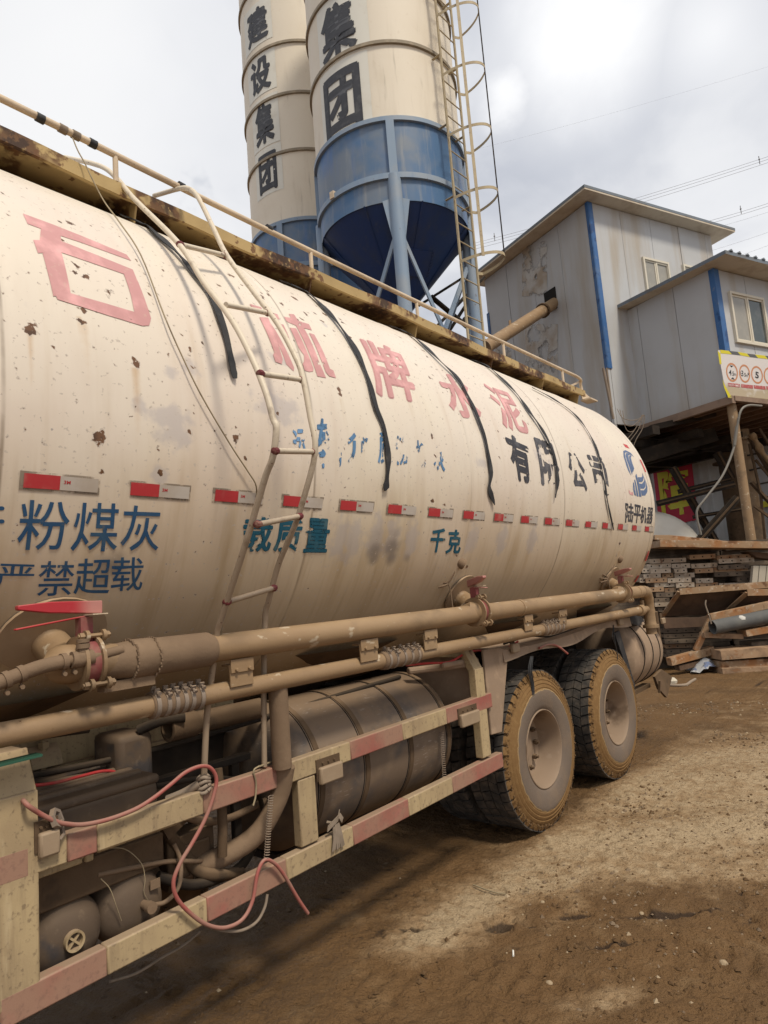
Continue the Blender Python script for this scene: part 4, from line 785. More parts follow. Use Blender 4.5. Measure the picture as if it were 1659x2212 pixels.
# ------------------------------------------------------------------ wheels
def build_wheel(name='wheel'):
    """outer face at x=0, axle along x, centred on the origin"""
    b = MB()
    b.lathe((0, 0, 0), (1, 0, 0), [(.272, -.012), (.268, .004), (.262, .006), (.257, -.002), (.252, -.02), (.244, -.06), (.238, -.12), (.228, -.165), (.20, -.178), (.16, -.172), (.13, -.172), (.10, -.170), (.095, -.150), (.07, -.145), (.001, -.144)], 72)
    for k in range(4): a = k * PI / 2 + .3; b.lathe((0, 0, 0), (1, 0, 0), [(.0, 0)], 3) if False else None
    w = b.build(name, 'rim', org=(0, 0, 0), smooth=50)
    nuts = MB()
    for k in range(10):
        a = 2 * PI * k / 10; c = np.array((-.165, .165 * math.cos(a), .165 * math.sin(a))); nuts.tube([c, c + (.022, 0, 0)], .018, 6); nuts.tube([c + (.02, 0, 0), c + (.04, 0, 0)], .011, 8)
    n_ = nuts.build('wheel_nut', 'grime', org=(0, 0, 0), smooth=30); n_.parent = w
    t = MB()
    t.lathe((0, 0, 0), (1, 0, 0), [(.262, -.03), (.268, -.006), (.276, .003), (.30, .012), (.34, .020), (.385, .022), (.408, .018), (.414, .014), (.42, .0165), (.436, .013), (.441, .009), (.447, .012), (.463, .006), (.468, .001), (.474, .004), (.492, -.004), (.503, -.014), (.514, -.022), (.519, -.03), (.521, -.155), (.519, -.28), (.50, -.30), (.42, -.325), (.34, -.33), (.27, -.31)], 112,
            mis=[1] * 18 + [0] * 6)
    rg = random.Random(5); N = 46
    def block(x0, x1, a0, a1, sk, r0, r1):
        vs = []
        for x, s_ in ((x0, 0), (x1, sk)):
            for a in (a0 + s_, (a0 + a1) / 2 + s_, a1 + s_):
                for r in (r0, r1): vs.append((x, r * math.cos(a), r * math.sin(a)))
        t.add(vs, [(0, 1, 3, 2), (2, 3, 5, 4), (6, 8, 9, 7), (8, 10, 11, 9), (0, 6, 7, 1), (4, 5, 11, 10), (1, 7, 9, 3), (3, 9, 11, 5), (0, 2, 8, 6), (2, 4, 10, 8)], 0)
    for k in range(N):
        p = 2 * PI / N; a = k * p + rg.uniform(-.006, .006); r1 = .545 - rg.uniform(0, .004)
        block(-.022, -.085, a, a + p * .84, p * .22, .505, r1); block(-.30, -.235, a + p * .5, a + p * 1.34, -p * .22, .505, r1)
        block(-.092, -.152, a + p * .42, a + p * 1.30, -p * .3, .512, r1 - .002); block(-.160, -.228, a + p * .1, a + p * .98, p * .3, .512, r1 - .002)
        # lug shoulder running a little down the side
        vs = []
        for aa in (a + p * .06, a + p * .42, a + p * .78):
            for (r, x) in ((.538, -.024), (.52, -.011), (.496, -.004), (.50, -.03)): vs.append((x, r * math.cos(aa), r * math.sin(aa)))
        t.add(vs, [(0, 1, 5, 4), (1, 2, 6, 5), (2, 3, 7, 6), (4, 5, 9, 8), (5, 6, 10, 9), (6, 7, 11, 10), (0, 3, 2, 1), (8, 9, 10, 11), (0, 4, 7, 3), (4, 8, 11, 7)], 1)
    # clods of mud thrown up on the shoulder
    for k in range(420):
        a = rg.uniform(0, 2 * PI); r = rg.gauss(.507, .009); s_ = rg.uniform(.003, .009); c = np.array((-.006 + rg.uniform(-.012, .004) - max(0, r - .51) * .6, r * math.cos(a), r * math.sin(a)))
        t.add([c + s_ * np.array(q) * rg.uniform(.6, 1.4) for q in ((1, 0, 0), (-1, 0, 0), (0, 1, 0), (0, -1, 0), (0, 0, 1), (0, 0, -1))], [(0, 2, 4), (2, 1, 4), (1, 3, 4), (3, 0, 4), (2, 0, 5), (1, 2, 5), (3, 1, 5), (0, 3, 5)], 2)
    ty = t.build('tyre', ['tyre', 'sidewall', mat('wet_mud', (.135, .082, .04), .9, [((.07, .04, .02), [('n', 60, .4, .6)], .8)])], org=(0, 0, 0), smooth=28); ty.parent = w
    return w
w0 = build_wheel(); w0.parent = truck
def put_wheel(x, y, flip=False, rot=0., first=[True]):
    if first[0]: w = w0; first[0] = False
    else:
        w = w0.copy(); COL.objects.link(w); w.parent = truck
        for ch in list(w0.children): c = ch.copy(); COL.objects.link(c); c.parent = w
    w.location = np.array((x, y, .540)) - ORG[truck.name]; w.rotation_euler = (rot, 0, PI if flip else 0)
for y, r in ((4.39, 2.5), (5.76, 1.1)):
    put_wheel(-2.325, y, False, r); put_wheel(-2.99, y, True, r + .6); put_wheel(-4.05, y, False, r + .2); put_wheel(-4.72, y, True, r + .9)

# ------------------------------------------------------------------ mudguards, rear drum, flaps
b = MB(); ys = np.linspace(3.95, 6.35, 28); vs = []
for y in ys:
    z = 1.262 + .018 * math.sin(y * 2.4) + .012 * (y - 4); lip = .05 + .02 * math.sin(y * 5.3)
    for (x, dz) in ((-3.0, .03), (-2.45, .03), (-2.33, .012), (-2.318, -lip), (-2.326, -lip), (-2.338, .004), (-2.45, .022), (-3.0, .022)): vs.append((x, y, z + dz))
b.add(vs, [(i * 8 + j, i * 8 + (j + 1) % 8, i * 8 + 8 + (j + 1) % 8, i * 8 + 8 + j) for i in range(27) for j in range(8)] + [tuple(range(8)), tuple(27 * 8 + j for j in range(7, -1, -1))]); b.build('mudguard', 'fender', truck, smooth=40)
b = MB(); b.prism([PX(1044, 1404, -2.33), PX(1078, 1398, -2.33), PX(1098, 1408, -2.33), PX(1085, 1582, -2.33), PX(1062, 1588, -2.33)], (-.02, 0, 0)); b.box((-2.98, 3.62, .9), (-2.36, 3.64, 1.32)); b.tube([(-2.4, 3.34, 1.25), (-2.4, 3.74, 1.235)], .018, 10); b.tube([(-2.55, 3.2, 1.235), (-2.37, 3.66, 1.225)], .022, 10)
b.build('splash_panel', 'fender', truck, bevel=.006)
b = MB(); b.prism([PX(1328, 1368, -2.36), PX(1338, 1362, -2.36), PX(1372, 1480, -2.36), PX(1370, 1492, -2.36)], (-.02, 0, 0)); b.prism([PX(1330, 1372, -2.38), PX(1370, 1486, -2.38), PX(1362, 1490, -2.9), PX(1322, 1385, -2.9)], (0, -.015, 0)); b.build('mud_flap', 'rubber', truck)
b = MB(); XR, ZR, RR = -2.72, .93, .36; b.lathe((XR, 0, ZR), (0, 1, 0), [(.001, 6.42), (.25, 6.43), (.34, 6.47), (RR, 6.53), (RR, 7.28), (.34, 7.34), (.25, 7.39), (.001, 7.42)], 64); rd = b.build('air_receiver', 'fender', truck, smooth=50)
for y in (6.70, 6.95, 7.17):
    b = MB(); b.lathe((XR, y, ZR), (0, 1, 0), [(RR, 0), (RR + .006, .001), (RR + .006, .014), (RR, .015)], 60); b.build('hoop', 'dark', rd, smooth=40)
b = MB(); b.prism([PX(1345, 1335, -2.4), PX(1375, 1322, -2.4), PX(1392, 1340, -2.45), PX(1380, 1352, -2.4), PX(1358, 1345, -2.4)], (-.15, 0, 0)); b.build('hanging_flap', 'rubber', truck)
b = MB(); b.bar((-2.55, 6.5, .54), (-2.55, 7.2, .55), .08, .04); b.prism([PX(1415, 1462, -2.40), PX(1430, 1446, -2.40), PX(1452, 1462, -2.38), PX(1441, 1507, -2.36), PX(1424, 1488, -2.38)], (-.03, .01, 0)); b.bar((-2.36, 7.05, .62), (-2.38, 7.05, .30 + .2), .02, .02); b.build('rear_bracket', 'grime', truck)
for (px, py) in ((1112, 1398), (1340, 1342), (1432, 1340)):
    c = PX(px, py, -2.305); b = MB(); b.box(c - (.014, .045, .035), c + (.014, .05, .025)); b.build('marker_lamp', 'lamp', truck, bevel=.008)
    b = MB(); b.box(c - (.02, .03, -.02), c + (-.014, .03, .075)); b.build('lamp_bracket', 'grime', truck)
b = MB(); b.box((-3.9, 7.44, .75), (-2.55, 7.54, .95)); b.box((-2.5, 7.40, .95), (-2.42, 7.46, 1.3)); b.build('rear_beam', 'grime', truck, bevel=.01)
for k, (y0, y1, z) in enumerate(((4.1, 6.3, 1.30), (3.0, 4.3, 1.28))):
    b = MB(); b.tube(cat_rom([(-2.4, y0 + (y1 - y0) * t / 6, z + .02 * math.sin(t * 2.1 + k)) for t in range(7)], 4), .007, 8); b.build('brake_line', ['dark', 'hosered'][k], truck)

# ------------------------------------------------------------------ loose things hanging on the truck
def strap(pts, w, lab):
    path = [on_tank(p[0], p[1], RT + .012) for p in cat_rom([np.array((a, b_, 0.)) for a, b_ in pts], 5)]
    P3 = [tk(a, b_, RT + .013) for a, b_ in path]; N3 = [nz(tk(a, b_, 1) - np.array((XT, a, ZT))) for a, b_ in path]; WD = []; n = len(P3)
    for i in range(n):
        d = nz(P3[min(i + 1, n - 1)] - P3[max(0, i - 1)]); s_ = nz(np.cross(d, N3[i])); tw = 1 + .25 * math.sin(i * .7)
        WD.append(s_ * w / 2 * tw * (1 if i < n - 3 else (.75 if i < n - 1 else .4)) + N3[i] * .003 * math.sin(i * .9))
    mb = MB(); mb.ribbon(P3, WD, N3, .004); o = mb.build('rubber_strap', 'rubber', smooth=50); return tag(o, lab, 'strap', 'black rubber straps hanging from the walkway')
strap([(268, 445), (300, 470), (335, 503), (380, 545), (420, 590), (455, 640), (480, 700), (495, 760), (507, 818)], .034, 'straight black rubber strap hanging on the tank just left of the ladder')
strap([(612, 592), (640, 612), (690, 655), (730, 700), (770, 760), (795, 820), (812, 880), (830, 930), (838, 990), (835, 1040), (830, 1060)], .034, 'black rubber strap hanging across the tank left of the pink 牌 character')
strap([(845, 700), (870, 712), (905, 737), (950, 780), (990, 820), (1015, 865), (1035, 910), (1050, 960), (1060, 1020), (1057, 1055), (1068, 1090)], .034, 'long twisted black rubber strap crossing the pink 水 character on the tank')
strap([(1022, 778), (1045, 786), (1075, 810), (1115, 850), (1140, 885), (1165, 920), (1185, 955), (1200, 1000), (1204, 1040), (1199, 1075)], .036, 'black rubber strap lying over the worn black 限 character')
strap([(1150, 838), (1195, 862), (1235, 890), (1265, 925), (1290, 975), (1305, 1040), (1312, 1085), (1325, 1145)], .024, 'rearmost and narrowest black rubber strap, over the worn 司 character')
mb = MB(); b2 = MB()
wp = [(155, 298), (172, 325), (185, 350), (200, 385), (240, 460), (300, 560), (350, 690), (390, 780), (430, 860), (490, 960), (530, 1020), (547, 1050), (545, 1090), (530, 1140), (505, 1240), (476, 1330), (470, 1400)]
pts = [np.array((-2.8, PX(155, 298, -2.8)[1], 3.92))] + [PX(x, y, X_) for x, y, X_ in ((168, 325, -2.775), (183, 352, -2.76), (200, 388, -2.74), (225, 435, -2.70))] + [tk(*on_tank(x, y), RT + .02) for x, y in [(255, 490)] + wp[5:13]] + [P(x, y, 1, YL + .02) + np.array((.02, 0, 0)) for x, y in wp[13:]]
mb.tube(cat_rom(pts, 5), .0032, 6); tag(mb.build('thin_wire', 'wire', smooth=80), 'thin yellowish wire drooping from the handrail over the tank to the ladder', 'wire')
def hose(px, X, r, m_, lab, cat='hose', name='air_hose', n=12):
    mb = MB(); mb.tube(cat_rom([PX(p[0], p[1], X if len(p) < 3 else p[2]) for p in px], 6), r, n); return tag(mb.build(name, m_, smooth=80), lab, cat)
c6 = lambda L: [(x / 1.2762 * .54004, (2700 + y / 1.2762) * .54004) for x, y in L]
hose([(38, 1710, -2.42)] + c6([(130, 655), (200, 705), (280, 745), (340, 760), (430, 763), (560, 735), (690, 685), (780, 630), (870, 560), (950, 495), (1030, 465), (1080, 480), (1105, 540), (1080, 650), (1040, 750), (980, 860), (920, 960), (885, 1060), (910, 1150), (1000, 1240), (1080, 1283), (1160, 1288), (1240, 1245), (1290, 1150), (1315, 1010), (1350, 945), (1400, 960), (1450, 1020), (1520, 1140), (1572, 1217)]), -2.285, .0075, 'hose', 'dusty red rubber hose looped over both rails of the side guard')
hose(c6([(40, 560), (150, 565), (280, 550), (400, 520), (500, 495), (560, 490), (600, 500)]), -2.62, .006, 'hosered', 'clean red hose lying on top of the ribbed battery box')
hose(c6([(1080, 1290), (1160, 1308), (1240, 1302), (1310, 1260), (1350, 1190), (1365, 1120)]), -2.30, .006, 'rag', 'brown cable loop hanging under the lower guard rail', 'cable', 'cable_loop')
hose(c6([(560, 1565), (700, 1520), (830, 1440), (930, 1385), (1020, 1310)]), -2.42, .005, 'rag', 'brown cable sagging beneath the lower guard rail near the air cylinders', 'cable', 'sagging_cable')
def spring(a, b_, X, turns, lab):
    p0, p1 = PX(*a, X), PX(*b_, X); n = turns * 10; pts = []
    for i in range(n + 1):
        t = i / n; c = p0 + (p1 - p0) * t; an = 2 * PI * turns * t; pts.append(c + np.array((.011 * math.cos(an), .011 * math.sin(an), 0)))
    mb = MB(); mb.tube(pts, .0018, 6); tag(mb.build('coil_spring', 'steel', smooth=80), lab, 'spring', 'coil springs hanging on the side guard')
spring((585, 1718), (576, 1852), -2.29, 24, 'coil spring stretched between the guard rails beside the red hose end')
spring((954, 1578), (960, 1682), -2.36, 22, 'coil spring in front of the drum end next to the rear guard post')
mb = MB(); c = PX(725, 1805, -2.31); rg = random.Random(2)
mb.tube([c + (-.03, -.02, .06), c + (.006, -.005, .058), c + (.008, 0, -.05), c + (-.02, .004, -.06)], .008, 8)
for dy in (-.03, .0, .03): mb.ribbon([c + (.004, dy * .3, .05), c + (.012, dy * .6, .0), c + (.010, dy, -.055)], [(0, .012, .003)] * 3, [(1, 0, .1)] * 3, .004)
mb.ribbon([c + (0, -.05, .045), c + (.01, -.02, .065), c + (.01, .01, .075), c + (0, .03, .095)], [(0, .004, .012)] * 4, [(1, 0, 0)] * 4, .006); mb.ribbon([c + (0, -.01, .06), c + (.01, .02, .085), c + (.012, .035, .06)], [(0, .006, .01)] * 3, [(1, 0, 0)] * 3, .006)
tag(mb.build('knotted_rag', 'rag', smooth=50), 'grey rag knotted round the lower guard rail', 'rag')
mb = MB(); c = PX(440, 1690, -2.32)
for k in range(4): mb.tube([c + np.array((.022 * math.cos(a), .022 * math.sin(a), -.03 + .016 * k + .006 * math.sin(a * 2 + k))) for a in np.linspace(0, 2 * PI, 14)], .008, 7)
mb.tube(cat_rom([c + (0, -.02, .0), c + (-.05, -.06, -.03), c + (-.1, -.10, -.05)], 4), .016, 8); tag(mb.build('twisted_wire_knot', 'twine', smooth=60), 'knot of twisted wire binding the ladder foot to the upper guard rail', 'wire')
mb = MB(); mb.tube(cat_rom([PX(560, 1655, -2.305), PX(548, 1665, -2.305), PX(553, 1690, -2.302), PX(552, 1720, -2.302), PX(547, 1740, -2.302)], 5), .004, 6); mb.tube(cat_rom([PX(560, 1656, -2.306), PX(575, 1650, -2.33), PX(600, 1640, -2.33)], 4), .004, 6); tag(mb.build('tie_wire', 'wire', smooth=60), 'bent tie wire dangling from the upper rail at the right ladder foot', 'wire')
mb = MB()
for k, dx in enumerate((0, 3, -2, 1)): mb.tube(cat_rom([PX(1148 + dx, 1418, -2.312), PX(1144 + dx * 1.5, 1450, -2.31), PX(1150 + dx, 1480, -2.31), PX(1152 + dx * .6, 1505 + 6 * (k % 3), -2.309)], 4), .0045, 6)
tag(mb.build('loose_cable_end', 'rubber', smooth=60), 'frayed dark cable ends hanging from the mudguard over the front wheel', 'cable', 'cables hanging from the mudguard')
mb = MB(); mb.tube(cat_rom([PX(1325, 1350, -2.312), PX(1328, 1385, -2.31), PX(1333, 1410, -2.31), PX(1334, 1425, -2.31)], 4), .004, 6); mb.tube(cat_rom([PX(1326, 1350, -2.312), PX(1323, 1375, -2.31), PX(1330, 1395, -2.31)], 4), .0035, 6)
tag(mb.build('loose_cable_end', 'rubber', smooth=60), 'short dark cable end hanging behind the rear wheel mudguard', 'cable', 'cables hanging from the mudguard')
hose([(1165, 1400), (1185, 1392), (1205, 1396), (1226, 1412)], -2.305, .008, 'hose', 'stub of dusty red hose stuck out along the mudguard edge')
for k_, (L_, lab_) in enumerate((([(455, 900), (540, 885), (640, 890), (720, 960), (740, 1040), (735, 1110), (765, 1165)], 'loose fine wire curling down over the farther air cylinder'), ([(515, 1040), (560, 1090), (590, 1170), (620, 1255)], 'short loose fine wire lying on the air cylinder dome'))):
    hose(c6(L_), -2.40, .0018, 'wire', lab_, 'wire', 'loose_wire', 6)
mb = MB(); mb.obox(PX(22, 1645, -2.25), (nz((0, 1, .02)), (1, 0, 0), (0, 0, 1)), (.085, .025, .004)); tag(mb.build('green_glass_strip', 'green'), 'dark green glass strip jutting in at the left below the pipe', 'strip')
mb = MB(); c = PX(122, 1768, -2.30); mb.lathe(c, nz((.2, .2, .1)), [(.022, -.008), (.034, -.008), (.034, .008), (.022, .008), (.022, -.008)], 6); mb.lathe(c + (0, .005, -.045), nz((.6, .2, .2)), [(.014, -.006), (.024, -.006), (.024, .006), (.014, .006), (.014, -.006)], 6)
tag(mb.build('hose_nut', 'steel'), 'pair of grey nuts threaded on the red hose above the guard rail', 'nut')
# ------------------------------------------------------------------ cement silos
M['silo'] = mat('silo_paint', (.68, .61, .50), .6, [((.60, .52, .40), [('n', .7, .4, .7)], .6), ((.40, .33, .24), [('n', 3.5, .52, .8, (1, 1, .12))], .5), ((.50, .40, .28), [('n', 9, .6, .8)], .3), ((.22, .18, .13), [('n', 7, .62, .8, (1, 1, .10)), ('n', .5, .48, .6)], .6)], bump=((3, .05, .02),))
M['silo_ring'] = mat('silo_seam_ring', (.24, .20, .145), .7, [((.40, .33, .24), [('n', 6, .45, .7)], .6)])
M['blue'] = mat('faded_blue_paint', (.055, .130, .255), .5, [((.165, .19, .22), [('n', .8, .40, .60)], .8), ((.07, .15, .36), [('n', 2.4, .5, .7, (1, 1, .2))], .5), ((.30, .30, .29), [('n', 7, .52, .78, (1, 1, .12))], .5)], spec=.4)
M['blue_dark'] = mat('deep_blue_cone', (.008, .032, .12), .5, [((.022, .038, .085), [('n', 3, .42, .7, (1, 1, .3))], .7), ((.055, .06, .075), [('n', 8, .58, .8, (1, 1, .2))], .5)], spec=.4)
M['blue_leg'] = mat('pale_blue_steel', (.21, .28, .37), .55, [((.29, .31, .33), [('n', 2, .4, .7)], .6), ((.14, .21, .33), [('n', 5, .5, .75, (1, 1, .15))], .5), (RUST, [('v', 5, .1, .06)], .5)])
M['panelwhite'] = mat('pale_lettering_panel', (.64, .62, .55), .55, [((.50, .45, .36), [('n', 3, .5, .75)], .5)], alpha=[('n', 9, .26, .30)])
M['silo_ink'] = mat('silo_black_lettering', (.045, .047, .055), .6, [((.12, .12, .12), [('n', 8, .5, .75)], .5)], alpha=[('n', 7, .25, .29)])
M['ladder_y'] = mat('silo_ladder_steel', (.42, .34, .21), .6, [((.30, .24, .17), [('n', 8, .45, .7)], .6), (RUST, [('n', 25, .62, .72)], .6)])
RS = 1.5
def silo(name, C0, zb, seams, ztop, chars, label, front, legs, lad):
    """zb: (white/blue ring z, lower ring z, cone start z, tip z)"""
    cx, cy = C0; root = thing(name, (cx, cy, 0), label, 'silo', 'cement silos'); o = (cx, cy, 0); up_ = (0, 0, 1)
    b = MB(); b.lathe(o, up_, [(RS, zb[0]), (RS, ztop), (.3, ztop + .5), (.001, ztop + .5)], 96); barrel = b.build('barrel', 'silo', root, smooth=40)
    for z in seams:
        b = MB(); b.lathe(o, up_, [(RS, z - .05), (RS + .045, z - .045), (RS + .045, z + .02), (RS + .0, z + .025)], 96); b.build('seam_ring', 'silo_ring', barrel, smooth=40)
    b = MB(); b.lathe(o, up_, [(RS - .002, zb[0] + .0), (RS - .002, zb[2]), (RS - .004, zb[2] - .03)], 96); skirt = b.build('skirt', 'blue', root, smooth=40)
    for z, h in ((zb[0], .07), (zb[1], .09)):
        b = MB(); b.lathe(o, up_, [(RS - .002, z - h), (RS + .055, z - h), (RS + .055, z + .015), (RS - .002, z + .02)], 96); b.build('ring_beam', 'blue_leg', skirt, smooth=40)
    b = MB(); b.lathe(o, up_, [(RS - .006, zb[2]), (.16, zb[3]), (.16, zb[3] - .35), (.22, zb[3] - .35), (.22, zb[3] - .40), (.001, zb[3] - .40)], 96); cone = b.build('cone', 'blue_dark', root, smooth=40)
    for a in (front - 20, front + 22, front + 75, front - 70):
        b = MB(); a_ = math.radians(a); d = np.array((math.cos(a_), math.sin(a_), 0)); b.bar(np.array(o) + d * (RS + .002) + (0, 0, zb[2] - .02), np.array(o) + d * .165 + (0, 0, zb[3]), .03, .006, up=d); b.build('seam_strip', 'blue_dark', cone)
    b = MB(); a_ = math.radians(front + 27); d = np.array((math.cos(a_), math.sin(a_), 0)); s_ = np.array((-d[1], d[0], 0)); f = lambda t: np.array(o) + d * (RS + (.16 - RS) * t + .004) + np.array((0, 0, zb[2] + (zb[3] - zb[2]) * t)); q0, q1 = f(.42), f(.66); nn = nz(np.cross(s_, q1 - q0)); nn = nn if nn @ d > 0 else -nn
    b.add([q0 - s_ * .33 + nn * .0, q0 + s_ * .33, q1 + s_ * .33, q1 - s_ * .33, q0 - s_ * .33 + nn * .02, q0 + s_ * .33 + nn * .02, q1 + s_ * .33 + nn * .02, q1 - s_ * .33 + nn * .02], [(0, 3, 2, 1), (4, 5, 6, 7), (0, 1, 5, 4), (1, 2, 6, 5), (2, 3, 7, 6), (3, 0, 4, 7)])
    for k in range(9):
        for e in (-.31, .31): c = q0 + (q1 - q0) * k / 8 + s_ * e + nn * .02; b.tube([c, c + nn * .02], .018, 6)
    b.build('access_hatch', 'blue_dark', cone)
    feet = []
    for a in legs:
        a_ = math.radians(a); d = np.array((math.cos(a_), math.sin(a_), 0)); p = np.array(o) + d * (RS - .02); feet.append(p); b = MB(); b.tube([p, p + (0, 0, zb[1] - .02)], .125, 24); b.tube([p, p + (0, 0, .02)], .25, 16); s_ = np.array((-d[1], d[0], 0))
        b.prism([p + s_ * .12 + (0, 0, zb[2] + .02), p + s_ * .25 + (0, 0, zb[2] - .02), p + s_ * .12 + (0, 0, zb[2] - .75)], d * .014); b.prism([p - s_ * .12 + (0, 0, zb[2] + .02), p - s_ * .12 + (0, 0, zb[2] - .75), p - s_ * .25 + (0, 0, zb[2] - .02)], d * .014)
        b.build('leg', 'blue_leg', root, smooth=40)
        b = MB(); b.bar(p + d * .03 + (0, 0, zb[1] + .0), p + d * .03 + (0, 0, zb[0] - .06), .15, .10, up=d); b.build('stiffener', 'blue_leg', skirt)
    for i in range(len(feet)):
        p, q = feet[i], feet[(i + 1) % len(feet)]; t = nz(q - p) * .12; b = MB()
        for (za, zb_) in ((5.0, 8.1), (8.1, 5.0), (1.6, 4.8), (4.8, 1.6)): b.bar(p + t + (0, 0, za), q - t + (0, 0, zb_), .09, .03, up=np.cross(q - p, (0, 0, 1)))
        b.bar(p + t + (0, 0, 4.9), q - t + (0, 0, 4.9), .1, .06); b.build('brace', 'blue_leg', root)
    def hit(x, y):
        r = ray(x, y); oo = EYE[:2] - np.array(C0); a = r[:2] @ r[:2]; bb = 2 * oo @ r[:2]; c = oo @ oo - RS ** 2; D = bb * bb - 4 * a * c; t = (-bb - math.sqrt(max(0, D))) / (2 * a); p = EYE + t * r; return math.atan2(p[1] - cy, p[0] - cx), p[2]
    for ch, bx, pn in chars:
        ym = (bx[2] + bx[3]) / 2; xm = (bx[0] + bx[1]) / 2; aL, aR = hit(bx[0], ym)[0], hit(bx[1], ym)[0]; zt, zb2 = hit(xm, bx[2])[1], hit(xm, bx[3])[1]
        n = 14; mb = MB(); pL, pR = hit(pn[0], ym)[0], hit(pn[1], ym)[0]; ph = (zt - zb2) * .13
        for i in range(n + 1):
            a = pL + (pR - pL) * i / n; mb.v += [(cx + (RS + .006) * math.cos(a), cy + (RS + .006) * math.sin(a), z) for z in (zb2 - ph * .5, zt + ph)]
        mb.f += [(2 * i, 2 * i + 2, 2 * i + 3, 2 * i + 1) for i in range(n)]; mb.mi += [0] * n; mb.build('lettering_panel', 'panelwhite', barrel, smooth=180)
        mb = MB()
        for gi, (vs, fs) in enumerate(boldglyph(ch, .032, .012, 10)): rl = RS + .012 + .001 * gi; mb.add([(cx + rl * math.cos(aL + (aR - aL) * u), cy + rl * math.sin(aL + (aR - aL) * u), zb2 + (zt - zb2) * w) for u, w in vs], fs)
        mb.build('lettering', 'silo_ink', barrel, smooth=180)
    return root, barrel
SA = PD(840, 359, 13.75); SR = (float(SA[0]), float(SA[1]))
def sz(x, y, C0):
    """height of a point seen on the silo's left outline"""
    d = np.array(C0) - EYE[:2]; D = np.linalg.norm(d); a = math.asin(RS / D); r = ray(x, y); L = math.sqrt(D * D - RS * RS); return CH + r[2] / np.linalg.norm(r[:2]) * L
FR = math.degrees(math.atan2(-SR[1], -SR[0]))
zr = [sz(682, 359, SR) - .14, sz(692, 471, SR) - .12, sz(698, 519, SR) - .12]
tip = PD(918, 695, 13.75)[2]
siloR, barR = silo('cement_silo', SR, (zr[0], zr[1], zr[2], tip), [sz(673, 209, SR) - .15, sz(665, 82, SR) - .15, sz(665, 82, SR) + 1.2], sz(665, 82, SR) + 3.2,
     [('集', (693, 771, 0, 122), (686, 797)), ('团', (701, 782, 146, 284), (694, 802))], 'taller near cement silo in cream and blue with a caged ladder up its side', FR, (FR + 3, FR + 93, FR + 183, FR + 273), True)
SB = PD(672, 530, 17.2); SL = (float(SB[0]), float(SB[1]))
zl = [sz(559, 530, SL) - .12]
siloL, barL = silo('cement_silo', SL, (zl[0], zl[0] - (zr[0] - zr[1]), zl[0] - (zr[0] - zr[2]), zl[0] - (zr[0] - tip)), [sz(553, 392, SL) - .12, sz(544, 276, SL) - .13, sz(536, 172, SL) - .14, sz(530, 41, SL) - .14, sz(530, 41, SL) + 1.3], sz(530, 41, SL) + 3,
     [('建', (534, 580, 14, 93), (528, 588)), ('设', (542, 586, 122, 200), (536, 597)), ('集', (552, 593, 220, 312), (546, 604)), ('团', (560, 599, 328, 415), (553, 611))], 'cream cement silo standing partly hidden behind the nearer caged silo', FR + 4, (FR - 20, FR + 70, FR + 160, FR + 250), False)
# ladder with safety hoops on the near silo
def silo_ladder():
    a = math.radians(FR) + math.radians(51); d = np.array((math.cos(a), math.sin(a), 0)); s_ = np.array((-d[1], d[0], 0)); c = np.array((SR[0], SR[1], 0)) + d * (RS + .2); z0, z1 = 5.3, 16.5
    rt = MB()
    for e in (-.26, .26): rt.bar(c + s_ * e + (0, 0, z0), c + s_ * e + (0, 0, z1), .045, .03, up=d)
    for z in np.arange(8.9, 16, 1.45):
        for e in (-.26, .26): rt.bar(c + s_ * e + (0, 0, z), c + s_ * e - d * .2 + (0, 0, z), .05, .012)
    L = rt.build('ladder', 'ladder_y', siloR)
    for z in np.arange(z0 + .2, z1, .36): b = MB(); b.tube([c - s_ * .25 + (0, 0, z), c + s_ * .25 + (0, 0, z)], .012, 8); b.build('rung', 'ladder_y', L)
    for k in range(8):
        z = 7.55 + k * 1.235; pts = []
        for t in np.linspace(0, PI, 25): pts.append(c + s_ * .36 * math.cos(t) * (1 if True else 0) + d * (.05 + .68 * math.sin(t)) + (0, 0, z))
        pts = [c + s_ * .27 + (0, 0, z)] + pts + [c - s_ * .27 + (0, 0, z)]; b = MB(); b.ribbon(pts, [(0, 0, .028)] * len(pts), [d] * len(pts), .008); b.build('safety_hoop', 'ladder_y', L, smooth=60)
    b = MB(); q = c + d * .50 - s_ * .29; b.bar(q + (0, 0, 7.5), q + (0, 0, z1), .055, .008, up=d - s_); b.build('cage_bar', 'ladder_y', L)
    b = MB(); q = c + s_ * .16 + d * .665; b.tube([q + (0, 0, 7.55), q + (0, 0, z1)], .012, 6); b.build('cage_rod', 'dark', L)
silo_ladder()
b = MB(); c = PD(1020, 700, 14.6); g0, g1 = PD(905, 745, 13.2), PD(1045, 600, 14.4); b.bar(g0, g1, .10, .05); b.bar(PD(930, 640, 13.6), PD(1050, 740, 14.5), .10, .05); b.bar(PD(945, 755, 13.7), PD(1030, 622, 14.5), .08, .05); b.bar(PD(895, 760, 13.7), PD(1035, 605, 14.5), .06, .05); b.bar(PD(905, 660, 13.9), PD(1000, 600, 14.5), .05, .05); b.build('brace', 'dark', siloR)
b = MB(); q = PD(1016, 690, 14.2); b.tube([q - (0, 0, 2), q + (0, 0, 1.7)], .09, 16); b.tube([q, q + (0, 0, .03)], .17, 20); b.build('filler_pipe', 'blue_leg', siloR)
b = MB(); q = PD(720, 423, 12.6); b.obox(q, np.eye(3), (.05, .05, .07)); b.build('lug', 'cream', siloR)

